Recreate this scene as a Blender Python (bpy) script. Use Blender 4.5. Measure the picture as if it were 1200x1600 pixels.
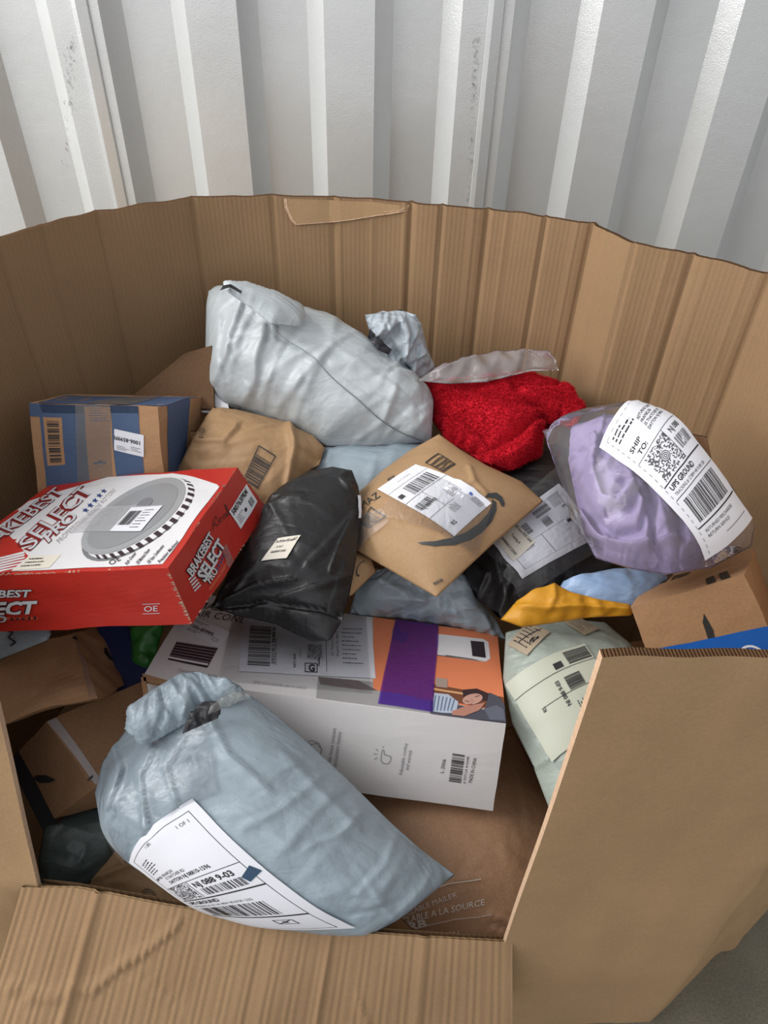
import bpy, bmesh, math, random
import numpy as np
from mathutils import Vector, Matrix, noise
from mathutils.geometry import tessellate_polygon
random.seed(4)
for o in list(bpy.data.objects): bpy.data.objects.remove(o)
S = bpy.context.scene
COL = S.collection

# ------------------------------------------------------------------ camera
FPX = 1155.0
TH = math.radians(41.0); RO = math.radians(1.7)
CAM = np.array([0, 0, 1.40])
_f = np.array([0, math.cos(TH), -math.sin(TH)])
_u = np.array([0, math.sin(TH), math.cos(TH)]); _r = np.array([1., 0, 0])
_R = _r*math.cos(RO)+_u*math.sin(RO); _U = -_r*math.sin(RO)+_u*math.cos(RO)
cd = bpy.data.cameras.new('camera'); cam = bpy.data.objects.new('camera', cd); COL.objects.link(cam)
cd.sensor_fit = 'VERTICAL'; cd.sensor_height = 36; cd.lens = FPX/1600*36
cd.clip_start = 0.02
cam.matrix_world = Matrix([[_R[0], _U[0], -_f[0], CAM[0]], [_R[1], _U[1], -_f[1], CAM[1]], [_R[2], _U[2], -_f[2], CAM[2]], [0, 0, 0, 1]])
S.camera = cam

# ------------------------------------------------------------------ light
S.view_settings.view_transform = 'Standard'; S.view_settings.look = 'None'
S.view_settings.gamma = 1; S.view_settings.use_curve_mapping = False
S.view_settings.exposure = 0.25
W = bpy.data.worlds.new('daylight'); S.world = W; W.use_nodes = True
nt = W.node_tree; nt.nodes.clear()
wo = nt.nodes.new('ShaderNodeOutputWorld'); bg = nt.nodes.new('ShaderNodeBackground')
tc = nt.nodes.new('ShaderNodeTexCoord'); dt = nt.nodes.new('ShaderNodeVectorMath'); dt.operation = 'DOT_PRODUCT'
dt.inputs[1].default_value = Vector((-0.40, -0.62, 0.58)).normalized()
cr = nt.nodes.new('ShaderNodeValToRGB')
cr.color_ramp.elements[0].position = 0.30; cr.color_ramp.elements[0].color = (0.10, 0.10, 0.11, 1)
cr.color_ramp.elements[1].position = 0.95; cr.color_ramp.elements[1].color = (0.86, 0.87, 0.90, 1)
mr = nt.nodes.new('ShaderNodeMapRange'); mr.inputs[1].default_value = -1; mr.inputs[2].default_value = 1
nt.links.new(tc.outputs['Generated'], dt.inputs[0]); nt.links.new(dt.outputs['Value'], mr.inputs[0])
d2 = nt.nodes.new('ShaderNodeVectorMath'); d2.operation = 'DOT_PRODUCT'; d2.inputs[1].default_value = Vector((-0.90, -0.35, 0.28)).normalized()
m2 = nt.nodes.new('ShaderNodeMapRange'); m2.interpolation_type = 'SMOOTHSTEP'; m2.inputs[1].default_value = .80; m2.inputs[2].default_value = .97; m2.inputs[3].default_value = 0; m2.inputs[4].default_value = 0.0
nt.links.new(tc.outputs['Generated'], d2.inputs[0]); nt.links.new(d2.outputs['Value'], m2.inputs[0])
va = nt.nodes.new('ShaderNodeVectorMath'); va.operation = 'ADD'; nt.links.new(cr.outputs[0], va.inputs[0]); nt.links.new(m2.outputs[0], va.inputs[1])
nt.links.new(mr.outputs[0], cr.inputs[0]); nt.links.new(va.outputs[0], bg.inputs[0])
bg.inputs[1].default_value = 1.0
nt.links.new(bg.outputs[0], wo.inputs[0])
sd = bpy.data.lights.new('sun', 'SUN'); sd.energy = 0.5; sd.angle = math.radians(28); sd.color = (1.0, 0.98, 0.95)
sun = bpy.data.objects.new('sun', sd); COL.objects.link(sun)
sun.rotation_euler = Vector((0.60, 0.12, -0.79)).to_track_quat('-Z', 'Y').to_euler()

# daylight through the open side at the left
ad = bpy.data.lights.new('open_side_daylight', 'AREA'); ad.shape = 'RECTANGLE'; ad.size = 2.2; ad.size_y = 1.6; ad.energy = 72; ad.color = (1.0, 0.985, 0.96)
al = bpy.data.objects.new('open_side_daylight', ad); COL.objects.link(al); al.location = (-2.2, 0.9, 2.0)
al.rotation_euler = (Vector((0.0, 1.0, 0.8))-Vector(al.location)).to_track_quat('-Z', 'Y').to_euler()

# ------------------------------------------------------------------ helpers
def proj(P):
    d = np.asarray(P, float)-CAM; z = d@_f
    return np.stack([600+FPX*(d@_R)/z, 800-FPX*(d@_U)/z], -1)
def ray(px, py): return _f+_R*((px-600)/FPX)-_U*((py-800)/FPX)
def at(px, py, z):
    r = ray(px, py); return CAM+r*((CAM[2]-z)/(-r[2]))
def aty(px, py, y):
    r = ray(px, py); return CAM+r*(y/r[1])
def hexc(h):
    h = h.lstrip('#'); c = [int(h[i:i+2], 16)/255 for i in (0, 2, 4)]
    return tuple([(x/12.92 if x <= .04045 else ((x+.055)/1.055)**2.4) for x in c])+(1,)

MATS = {}
def mat(name, col, rough=.6, bump=None, var=0., spec=.5, metal=0., coat=0.):
    """col: linear rgb or hex string; bump: list of (kind, scale, strength, dist)"""
    if name in MATS: return MATS[name]
    if isinstance(col, str): col = hexc(col)
    m = bpy.data.materials.new(name); m.use_nodes = True; n = m.node_tree; b = n.nodes['Principled BSDF']
    b.inputs['Base Color'].default_value = col; b.inputs['Roughness'].default_value = rough
    b.inputs['Specular IOR Level'].default_value = spec; b.inputs['Metallic'].default_value = metal
    b.inputs['Coat Weight'].default_value = coat
    m.diffuse_color = col
    co = n.nodes.new('ShaderNodeTexCoord')
    if var:
        nz = n.nodes.new('ShaderNodeTexNoise'); nz.inputs['Scale'].default_value = 9; nz.inputs['Detail'].default_value = 6
        n.links.new(co.outputs['Object'], nz.inputs['Vector'])
        nz2 = n.nodes.new('ShaderNodeTexNoise'); nz2.inputs['Scale'].default_value = 260; nz2.inputs['Detail'].default_value = 3
        n.links.new(co.outputs['Object'], nz2.inputs['Vector'])
        ad = n.nodes.new('ShaderNodeMath'); ad.operation = 'ADD'
        n.links.new(nz.outputs['Fac'], ad.inputs[0]); n.links.new(nz2.outputs['Fac'], ad.inputs[1])
        r = n.nodes.new('ShaderNodeMapRange'); r.inputs[1].default_value = .7; r.inputs[2].default_value = 1.3
        r.inputs[3].default_value = 1-var; r.inputs[4].default_value = 1+var
        n.links.new(ad.outputs[0], r.inputs[0])
        mx = n.nodes.new('ShaderNodeVectorMath'); mx.operation = 'SCALE'; mx.inputs[0].default_value = col[:3]
        n.links.new(r.outputs[0], mx.inputs['Scale']); n.links.new(mx.outputs[0], b.inputs['Base Color'])
    prev = None
    for kind, sc, st, ds in (bump or []):
        bp = n.nodes.new('ShaderNodeBump'); bp.inputs['Strength'].default_value = st; bp.inputs['Distance'].default_value = ds
        if kind == 'noise':
            t = n.nodes.new('ShaderNodeTexNoise'); t.inputs['Scale'].default_value = sc; t.inputs['Detail'].default_value = 5
            n.links.new(co.outputs['Object'], t.inputs['Vector']); h = t.outputs['Fac']
        elif kind == 'crinkle':      # sharp random creases: voronoi cells warped by noise
            t0 = n.nodes.new('ShaderNodeTexNoise'); t0.inputs['Scale'].default_value = sc*.6; t0.inputs['Detail'].default_value = 3
            n.links.new(co.outputs['Object'], t0.inputs['Vector'])
            sm = n.nodes.new('ShaderNodeVectorMath'); sm.operation = 'SCALE'; sm.inputs['Scale'].default_value = .9/sc
            n.links.new(t0.outputs['Color'], sm.inputs[0])
            ad = n.nodes.new('ShaderNodeVectorMath'); ad.operation = 'ADD'
            n.links.new(co.outputs['Object'], ad.inputs[0]); n.links.new(sm.outputs[0], ad.inputs[1])
            mp = n.nodes.new('ShaderNodeMapping'); mp.inputs['Rotation'].default_value = (0, 0, .7); mp.inputs['Scale'].default_value = (1, 2.2, 1)
            n.links.new(ad.outputs[0], mp.inputs[0])
            t = n.nodes.new('ShaderNodeTexVoronoi'); t.feature = 'F1'; t.inputs['Scale'].default_value = sc
            n.links.new(mp.outputs[0], t.inputs['Vector']); h = t.outputs['Distance']
        elif kind == 'facet':      # pyramidal facets between sharp creases, as in crumpled film
            t0 = n.nodes.new('ShaderNodeTexNoise'); t0.inputs['Scale'].default_value = sc*.5; t0.inputs['Detail'].default_value = 2
            n.links.new(co.outputs['Object'], t0.inputs['Vector'])
            sm = n.nodes.new('ShaderNodeVectorMath'); sm.operation = 'SCALE'; sm.inputs['Scale'].default_value = 1.2/sc
            n.links.new(t0.outputs['Color'], sm.inputs[0])
            ad = n.nodes.new('ShaderNodeVectorMath'); ad.operation = 'ADD'
            n.links.new(co.outputs['Object'], ad.inputs[0]); n.links.new(sm.outputs[0], ad.inputs[1])
            mp = n.nodes.new('ShaderNodeMapping'); mp.inputs['Rotation'].default_value = (0, 0, -.7+.02*sc); mp.inputs['Scale'].default_value = (1, 2.4, 1)
            n.links.new(ad.outputs[0], mp.inputs[0])
            t = n.nodes.new('ShaderNodeTexVoronoi'); t.feature = 'DISTANCE_TO_EDGE'; t.inputs['Scale'].default_value = sc
            n.links.new(mp.outputs[0], t.inputs['Vector']); h = t.outputs['Distance']
        elif kind == 'ridge':
            t = n.nodes.new('ShaderNodeTexNoise'); t.noise_type = 'RIDGED_MULTIFRACTAL'; t.normalize = True; t.inputs['Scale'].default_value = sc; t.inputs['Detail'].default_value = 4
            t.inputs['Roughness'].default_value = .45; t.inputs['Distortion'].default_value = .4
            mp = n.nodes.new('ShaderNodeMapping'); mp.inputs['Rotation'].default_value = (0, 0, .7); mp.inputs['Scale'].default_value = (1, 1.9, 1)
            n.links.new(co.outputs['Object'], mp.inputs[0]); n.links.new(mp.outputs[0], t.inputs['Vector']); h = t.outputs['Fac']
        elif kind == 'flute':        # corrugation along u of the uv map (metres)
            t = n.nodes.new('ShaderNodeTexWave'); t.wave_type = 'BANDS'; t.bands_direction = 'X'; t.wave_profile = 'SIN'
            t.inputs['Scale'].default_value = sc; t.inputs['Distortion'].default_value = .15
            n.links.new(co.outputs['UV'], t.inputs['Vector']); h = t.outputs['Fac']
        n.links.new(h, bp.inputs['Height'])
        if prev: n.links.new(prev, bp.inputs['Normal'])
        prev = bp.outputs['Normal']
    if prev: n.links.new(prev, b.inputs['Normal'])
    MATS[name] = m; return m

def film(name, tint=(.95, .95, .97), opacity=.10, gloss=1., rough=.12, bump=60):
    if name in MATS: return MATS[name]
    m = bpy.data.materials.new(name); m.use_nodes = True; n = m.node_tree; n.nodes.clear()
    out = n.nodes.new('ShaderNodeOutputMaterial'); tr = n.nodes.new('ShaderNodeBsdfTransparent'); tr.inputs[0].default_value = (*tint, 1)
    df = n.nodes.new('ShaderNodeBsdfDiffuse'); df.inputs[0].default_value = (.75, .75, .78, 1)
    gl = n.nodes.new('ShaderNodeBsdfGlossy'); gl.inputs['Roughness'].default_value = rough; gl.inputs[0].default_value = (gloss, gloss, gloss, 1)
    co = n.nodes.new('ShaderNodeTexCoord')
    t = n.nodes.new('ShaderNodeTexNoise'); t.inputs['Scale'].default_value = bump; t.inputs['Detail'].default_value = 3; t.inputs['Distortion'].default_value = 1.5
    n.links.new(co.outputs['Object'], t.inputs['Vector'])
    bp = n.nodes.new('ShaderNodeBump'); bp.inputs['Strength'].default_value = .6; bp.inputs['Distance'].default_value = .003
    n.links.new(t.outputs['Fac'], bp.inputs['Height']); n.links.new(bp.outputs[0], gl.inputs['Normal'])
    fr = n.nodes.new('ShaderNodeLayerWeight'); fr.inputs[0].default_value = .25; n.links.new(bp.outputs[0], fr.inputs['Normal'])
    m1 = n.nodes.new('ShaderNodeMixShader'); m1.inputs[0].default_value = opacity
    n.links.new(tr.outputs[0], m1.inputs[1]); n.links.new(df.outputs[0], m1.inputs[2])
    m2 = n.nodes.new('ShaderNodeMixShader'); n.links.new(fr.outputs['Fresnel'], m2.inputs[0])
    n.links.new(m1.outputs[0], m2.inputs[1]); n.links.new(gl.outputs[0], m2.inputs[2])
    n.links.new(m2.outputs[0], out.inputs[0]); MATS[name] = m; return m

class MB:
    """collects polygons with materials, then builds ONE mesh object"""
    def __init__(s): s.v = []; s.f = []; s.m = []; s.uv = []; s.mats = []; s.sm = []
    def mi(s, m):
        if m not in s.mats: s.mats.append(m)
        return s.mats.index(m)
    def poly(s, pts, m, uv=None, smooth=False):
        b = len(s.v); s.v.extend([tuple(p) for p in pts]); s.f.append(tuple(range(b, b+len(pts))))
        s.m.append(s.mi(m)); s.uv.append(uv or [(0, 0)]*len(pts)); s.sm.append(smooth)
    def grid(s, P, m, flip=False, smooth=True, size=None, closeu=False):
        ny, nx = P.shape[:2]; b = len(s.v); s.v.extend(map(tuple, P.reshape(-1, 3))); k = s.mi(m)
        if size is None:
            size = (np.linalg.norm(np.diff(P[ny//2], axis=0), axis=1).sum(), np.linalg.norm(np.diff(P[:, nx//2], axis=0), axis=1).sum())
        for i in range(ny-1):
            for j in range(nx-1):
                q = [(i, j), (i, j+1), (i+1, j+1), (i+1, j)]
                if flip: q = q[::-1]
                s.f.append(tuple(b+a*nx+c for a, c in q)); s.m.append(k); s.sm.append(smooth)
                s.uv.append([(c/(nx-1)*size[0], a/(ny-1)*size[1]) for a, c in q])
    def build(s, name, parent=None, merge=0., bevel=0., sub=0):
        loc = Vector((0, 0, 0)) if parent is None else Vector(parent['_w'])
        me = bpy.data.meshes.new(name)
        V = np.array(s.v)-np.array(loc)
        me.from_pydata([tuple(p) for p in V], [], s.f)
        for m in s.mats: me.materials.append(m)
        me.polygons.foreach_set('material_index', s.m); me.polygons.foreach_set('use_smooth', s.sm)
        uv = me.uv_layers.new(name='UVMap'); fl = [c for u in s.uv for p in u for c in p]
        if len(fl) == 2*len(uv.data): uv.data.foreach_set('uv', fl)
        if merge:
            bm = bmesh.new(); bm.from_mesh(me); bmesh.ops.remove_doubles(bm, verts=bm.verts, dist=merge); bm.to_mesh(me); bm.free()
        o = bpy.data.objects.new(name, me); COL.objects.link(o)
        if parent is not None: o.parent = parent; o['_w'] = list(parent['_w'])
        if bevel:
            bv = o.modifiers.new('b', 'BEVEL'); bv.width = bevel; bv.segments = 2; bv.limit_method = 'ANGLE'; bv.angle_limit = math.radians(50); bv.use_clamp_overlap = False
        if sub:
            sb = o.modifiers.new('s', 'SUBSURF'); sb.levels = sub; sb.render_levels = sub
        return o

def thing(name, label, cat, loc, group=None):
    o = bpy.data.objects.new(name, None); COL.objects.link(o); o.empty_display_size = .05
    o.location = Vector([float(c) for c in loc]); o['_w'] = [float(c) for c in loc]; o['label'] = label; o['category'] = cat
    if group: o['group'] = group
    return o
def base_of(P):
    P = np.asarray(P).reshape(-1, 3); c = P.mean(0); return (c[0], c[1], P[:, 2].min())

class Grid:
    """a surface patch: P[i,j], i along t (0..1), j along s (0..1)"""
    def __init__(s, P): s.P = P; s.ny, s.nx = P.shape[:2]; s.norm()
    def norm(s):
        du = np.gradient(s.P, axis=1); dv = np.gradient(s.P, axis=0)
        N = np.cross(du, dv); N /= (np.linalg.norm(N, axis=-1, keepdims=True)+1e-12)
        s.N = N; s.px = proj(s.P)
    def _bl(s, A, u, v):
        x = np.clip(u, 0, 1)*(s.nx-1); y = np.clip(v, 0, 1)*(s.ny-1)
        j = np.minimum(x.astype(int), s.nx-2); i = np.minimum(y.astype(int), s.ny-2); a = (x-j)[..., None]; b = (y-i)[..., None]
        return (A[i, j]*(1-a)+A[i, j+1]*a)*(1-b)+(A[i+1, j]*(1-a)+A[i+1, j+1]*a)*b
    def ev(s, u, v): u = np.asarray(u, float); v = np.asarray(v, float); return s._bl(s.P, u, v)
    def nv(s, u, v): u = np.asarray(u, float); v = np.asarray(v, float); return s._bl(s.N, u, v)
    def inv(s, px, py):
        d = ((s.px-np.array([px, py]))**2).sum(-1); i, j = np.unravel_index(d.argmin(), d.shape)
        u = j/(s.nx-1); v = i/(s.ny-1); best = (d.min(), u, v); h = .5/max(s.nx, s.ny)
        lim = lambda x: min(max(x, 0.), 1.)
        for _ in range(6):
            p0 = proj(s.ev(u, v)); e = np.array([px, py])-p0
            u1 = u+h if u+h <= 1 else u-h; v1 = v+h if v+h <= 1 else v-h
            J = np.stack([(proj(s.ev(u1, v))-p0)/(u1-u), (proj(s.ev(u, v1))-p0)/(v1-v)], 1)
            try: st = np.linalg.solve(J, e)
            except Exception: break
            st = np.clip(st, -.05, .05); u = lim(u+st[0]); v = lim(v+st[1])
            q = ((proj(s.ev(u, v))-np.array([px, py]))**2).sum()
            if q < best[0]: best = (q, u, v)
        return best[1], best[2]

def coons(sides, n=56, m=44):
    """sides: bottom(00>10), right(10>11), top(11>01), left(01>00); points (px,py[,z]); z interpolated along the side"""
    C = []
    for sd_ in sides:
        q = np.array([p[:2] for p in sd_], float); L = np.r_[0, np.cumsum(np.linalg.norm(np.diff(q, axis=0), axis=1))]; L /= L[-1]
        kz = [(L[i], p[2]) for i, p in enumerate(sd_) if len(p) > 2]
        z = np.interp(L, [a for a, b in kz], [b for a, b in kz])
        C.append((L, np.array([at(a[0], a[1], b) for a, b in zip(q, z)])))
    def samp(c, k):
        L, P = c; t = np.linspace(0, 1, k); t2 = np.stack([np.interp(t, L, P[:, i]) for i in range(3)], 1); return t2
    B = samp(C[0], n); R = samp(C[1], m); T = samp(C[2], n)[::-1]; Lf = samp(C[3], m)[::-1]
    s = np.linspace(0, 1, n)[None, :, None]; t = np.linspace(0, 1, m)[:, None, None]
    P = (1-t)*B[None]+t*T[None]+(1-s)*Lf[:, None]+s*R[:, None]
    P -= (1-s)*(1-t)*B[0]+s*(1-t)*B[-1]+(1-s)*t*T[0]+s*t*T[-1]
    return P

def fnoise(P, sc, seed=0.):
    sh = P.shape[:-1]; Q = P.reshape(-1, 3)*sc+seed
    return np.array([noise.noise(Vector(q)) for q in Q]).reshape(sh)

def puff(P0, ex=.05, press=1., iters=140, wr=.5, seed=1., bend=.25, pin=True, aniso=0.):
    """inflate an inextensible sheet pinned at its seam: gives the puckers of a stuffed mailer"""
    ny, nx = P0.shape[:2]; rs = np.random.RandomState(int(seed*7)+3)
    du = np.gradient(P0, axis=1); dv = np.gradient(P0, axis=0); N = np.cross(du, dv).reshape(-1, 3).mean(0); N /= np.linalg.norm(N)
    X = P0.copy(); V = np.zeros_like(X)
    s = np.sin(np.linspace(0, math.pi, nx))[None, :, None]; t = np.sin(np.linspace(0, math.pi, ny))[:, None, None]
    size = min(np.linalg.norm(np.diff(P0[ny//2], axis=0), axis=1).sum(), np.linalg.norm(np.diff(P0[:, nx//2], axis=0), axis=1).sum())
    cell = size/min(nx, ny)
    nz = fnoise(P0, 14, seed)[..., None]
    X += N*(s*t*size*.10)*(1+.5*nz)+N*rs.randn(ny, nx, 1)*cell*.06*(s*t)
    def con(a, b, k=1.):
        L = np.linalg.norm(P0[b]-P0[a], axis=-1); f = 1+ex*(1+wr*rs.randn(*L.shape)*.5); return (a, b, L*f, k)
    sl = lambda a, b: (slice(*a), slice(*b))
    cons = []
    for p in (0, 1):
        cons.append(('h', p, 1, 1.)); cons.append(('v', p, 1, 1.)); cons.append(('d', p, 1, .5)); cons.append(('e', p, 1, .5))
        cons.append(('h', p, 3, bend)); cons.append(('v', p, 3, bend))
    built = []
    idx = np.arange(ny*nx).reshape(ny, nx)
    for k, p, st, stf in cons:
        if k == 'h': cols = np.arange(0, nx-st); cols = cols[(cols//st) % 2 == p]; a = idx[:, cols]; b = idx[:, cols+st]
        elif k == 'v': rows = np.arange(0, ny-st); rows = rows[(rows//st) % 2 == p]; a = idx[rows]; b = idx[rows+st]
        elif k == 'd': rows = np.arange(p, ny-1, 2); a = idx[rows][:, :-1]; b = idx[rows+1][:, 1:]
        else: rows = np.arange(p, ny-1, 2); a = idx[rows][:, 1:]; b = idx[rows+1][:, :-1]
        a = a.ravel(); b = b.ravel(); F = P0.reshape(-1, 3)
        L = np.linalg.norm(F[a]-F[b], axis=1); f = 1+ex*(1+wr*rs.randn(len(L)))
        if aniso and k == 'h': f += aniso
        built.append((a, b, L*f, stf))
    pinm = np.zeros((ny, nx), bool); pinm[0] = pinm[-1] = True; pinm[:, 0] = pinm[:, -1] = True; pinm = pinm.ravel()
    X = X.reshape(-1, 3); V = V.reshape(-1, 3); w = (~pinm).astype(float)
    Pf = P0.reshape(-1, 3)[pinm]
    for it in range(iters):
        Xo = X.copy(); G = X.reshape(ny, nx, 3)
        Nn = np.cross(np.gradient(G, axis=1), np.gradient(G, axis=0)).reshape(-1, 3); Nn /= np.linalg.norm(Nn, axis=1, keepdims=True)+1e-12
        X = X+V*.92+(Nn*.7+N*.3)*(press*cell*.03)*w[:, None]
        for _ in range(3):
            for a, b, L, k in built:
                d = X[b]-X[a]; l = np.linalg.norm(d, axis=1)+1e-12; ws = w[a]+w[b]+1e-9
                c = ((l-L)/l*k/ws)[:, None]*d
                X[a] += c*w[a][:, None]; X[b] -= c*w[b][:, None]
        X[pinm] = Pf; V = X-Xo
        vm = np.linalg.norm(V, axis=1).max()
        if vm > cell: V *= cell/vm
    return X.reshape(ny, nx, 3), N

def pdist(Q, line):
    """signed pixel distance of projected points Q (..,2) to polyline"""
    best = np.full(Q.shape[:-1], 1e9); sg = np.ones_like(best)
    L = np.array(line, float)
    for a, b in zip(L[:-1], L[1:]):
        d = b-a; t = np.clip(((Q-a)@d)/(d@d), 0, 1); e = Q-(a+t[..., None]*d); l = np.linalg.norm(e, axis=-1)
        s = np.sign(d[0]*(Q[..., 1]-a[1])-d[1]*(Q[..., 0]-a[0])); m = l < best
        best = np.where(m, l, best); sg = np.where(m, s, sg)
    return best, sg
def folds(P, N, lst):
    """raised or sunk creases: (polyline px, height m, width px, sharp side ratio)"""
    Q = proj(P); out = P.copy()
    for line, h, w, sh in lst:
        d, s = pdist(Q, line); ww = np.where(s > 0, w, w*sh); g = np.exp(-(d/ww)**2)
        out += N*(h*g)[..., None]
    return out

def clip_cells(poly, nx, ny):
    """split a convex polygon (unit coords) along the lines of an nx x ny grid"""
    out = [poly]
    for ax, n in ((0, nx), (1, ny)):
        nxt = []
        for p in out:
            lo = min(q[ax] for q in p); hi = max(q[ax] for q in p)
            ks = [k/n for k in range(int(math.floor(lo*n))+1, int(math.ceil(hi*n)))]
            cur = p
            for c in ks:
                A = []; B = []
                for i in range(len(cur)):
                    a = cur[i]; b = cur[(i+1) % len(cur)]
                    (A if a[ax] <= c else B).append(a)
                    if (a[ax]-c)*(b[ax]-c) < 0:
                        t = (c-a[ax])/(b[ax]-a[ax]); m = (a[0]+(b[0]-a[0])*t, a[1]+(b[1]-a[1])*t); A.append(m); B.append(m)
                if len(A) >= 3: nxt.append(A)
                cur = B
                if len(cur) < 3: break
            if len(cur) >= 3: nxt.append(cur)
        out = nxt
    return out

TXT = {}
def text_mesh(s, bold=0., shear=0.):
    k = (s, bold, shear)
    if k in TXT: return TXT[k]
    c = bpy.data.curves.new('t', 'FONT'); c.body = s; c.size = 1; c.offset = bold; c.shear = shear; c.resolution_u = 2 if len(s) > 3 else 4
    o = bpy.data.objects.new('t', c); COL.objects.link(o); bpy.context.view_layer.update()
    me = bpy.data.meshes.new_from_object(o.evaluated_get(bpy.context.evaluated_depsgraph_get()))
    tri = [[(me.vertices[i].co.x, me.vertices[i].co.y) for i in p.vertices] for p in me.polygons]
    w = max([q[0] for t in tri for q in t] or [1]); bpy.data.objects.remove(o); bpy.data.curves.remove(c); bpy.data.meshes.remove(me)
    TXT[k] = (tri, w); return TXT[k]

INK = mat('black_ink', (.018, .018, .02, 1), .55)
class Canvas:
    """flat artwork in its own units (w x h), laid on a quad of a Grid given by four photo corners bl, br, tr, tl"""
    def __init__(s, G, quad, w, h, nx=10, ny=8, off=.0012, px=True, smooth=2):
        s.w = w; s.h = h; s.nx = nx; s.ny = ny; s.items = []
        st = np.array([G.inv(*q) if px else q for q in quad])
        u = np.linspace(0, 1, nx+1)[None, :, None]; v = np.linspace(0, 1, ny+1)[:, None, None]
        ST = (st[0]*(1-u)+st[1]*u)*(1-v)+(st[3]*(1-u)+st[2]*u)*v
        P = G.ev(ST[..., 0], ST[..., 1]); N = G.nv(ST[..., 0], ST[..., 1])
        for _ in range(smooth):
            A = P.copy(); A[1:-1, 1:-1] = (P[:-2, 1:-1]+P[2:, 1:-1]+P[1:-1, :-2]+P[1:-1, 2:])/4
            A[1:-1, 0] = (P[:-2, 0]+P[2:, 0])/2; A[1:-1, -1] = (P[:-2, -1]+P[2:, -1])/2; A[0, 1:-1] = (P[0, :-2]+P[0, 2:])/2; A[-1, 1:-1] = (P[-1, :-2]+P[-1, 2:])/2
            P = A
        Pr = G.ev(ST[..., 0], ST[..., 1]); pen = np.maximum(((Pr-P)*N).sum(-1), 0) if smooth else np.zeros(P.shape[:2])
        q = np.pad(pen, 1, mode='edge'); pen = np.max([q[i:i+pen.shape[0], j:j+pen.shape[1]] for i in range(3) for j in range(3)], axis=0)
        s.L = Grid(P+N*(off+pen)[..., None])
        if (s.L.N*N).sum() < 0: s.L.N *= -1
        s.layer = 0
    def paper(s, mb, m, thick=True):
        P = s.L.P; fl = (np.cross(P[0, 1]-P[0, 0], P[1, 0]-P[0, 0])@s.L.N[0, 0]) < 0
        mb.grid(P, m, flip=fl, smooth=True)
        if thick: mb.grid(P-s.L.N*.0005, m, flip=not fl)
        return s
    def poly(s, pts, m=INK, lift=0):
        pts = [(x/s.w, y/s.h) for x, y in pts]
        if len(pts) > 3:
            tr = tessellate_polygon([[Vector((x, y, 0)) for x, y in pts]]); tris = [[pts[i] for i in t] for t in tr] if len(pts) > 4 else ([pts] if s.convex(pts) else [[pts[i] for i in t] for t in tr])
        else: tris = [pts]
        for t in tris:
            t = [(min(max(x, 0), 1), min(max(y, 0), 1)) for x, y in t]
            for c in clip_cells(t, s.nx, s.ny): s.items.append((c, m, lift))
        return s
    @staticmethod
    def convex(p):
        sg = [(p[(i+1) % 4][0]-p[i][0])*(p[(i+2) % 4][1]-p[(i+1) % 4][1])-(p[(i+1) % 4][1]-p[i][1])*(p[(i+2) % 4][0]-p[(i+1) % 4][0]) for i in range(4)]
        return all(x >= 0 for x in sg) or all(x <= 0 for x in sg)
    def rect(s, x, y, w, h, m=INK, lift=0): return s.poly([(x, y), (x+w, y), (x+w, y+h), (x, y+h)], m, lift)
    def frame(s, x, y, w, h, t, m=INK, lift=0):
        s.rect(x, y, w, t, m, lift); s.rect(x, y+h-t, w, t, m, lift); s.rect(x, y, t, h, m, lift); s.rect(x+w-t, y, t, h, m, lift); return s
    def line(s, pts, t, m=INK, lift=0):
        for (x0, y0), (x1, y1) in zip(pts[:-1], pts[1:]):
            dx, dy = x1-x0, y1-y0; l = math.hypot(dx, dy)+1e-9; nx, ny = -dy/l*t/2, dx/l*t/2
            s.poly([(x0+nx, y0+ny), (x1+nx, y1+ny), (x1-nx, y1-ny), (x0-nx, y0-ny)], m, lift)
        return s
    def disc(s, x, y, r, m=INK, ry=None, n=20, lift=0, a0=0, a1=360):
        ry = ry or r; c = [(x+r*math.cos(math.radians(a)), y+ry*math.sin(math.radians(a))) for a in np.linspace(a0, a1, n+1)]
        for p, q in zip(c[:-1], c[1:]): s.poly([(x, y), p, q], m, lift)
        return s
    def ring(s, x, y, r, t, m=INK, n=20, lift=0, a0=0, a1=360, ry=None):
        k = (ry or r)/r
        c = [(math.cos(math.radians(a)), math.sin(math.radians(a))*k) for a in np.linspace(a0, a1, n+1)]
        for p, q in zip(c[:-1], c[1:]): s.poly([(x+p[0]*r, y+p[1]*r), (x+q[0]*r, y+q[1]*r), (x+q[0]*(r-t), y+q[1]*(r-t)), (x+p[0]*(r-t), y+p[1]*(r-t))], m, lift)
        return s
    def text(s, t, x, y, h, m=INK, bold=0., shear=0., w=None, rot=0, lift=0, align='l'):
        tri, tw = text_mesh(t, bold, shear); k = h/.72; kx = (w/tw) if w else k
        c, sn = math.cos(math.radians(rot)), math.sin(math.radians(rot)); ox = -tw*kx/2 if align == 'c' else 0
        for q in tri:
            s.poly([(x+(a*kx+ox)*c-b*k*sn, y+(a*kx+ox)*sn+b*k*c) for a, b in q], m, lift)
        return s
    def bars(s, x, y, w, h, n=40, m=INK, seed=1, vert=True, lift=0, fill=.55):
        r = random.Random(seed); ws = [r.choice((1, 1, 2, 3)) for _ in range(2*n)]; k = (w if vert else h)/sum(ws); p = 0
        for i, a in enumerate(ws):
            if i % 2 == 0:
                if vert: s.rect(x+p*k, y, a*k, h, m, lift)
                else: s.rect(x, y+p*k, w, a*k, m, lift)
            p += a
        return s
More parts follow.
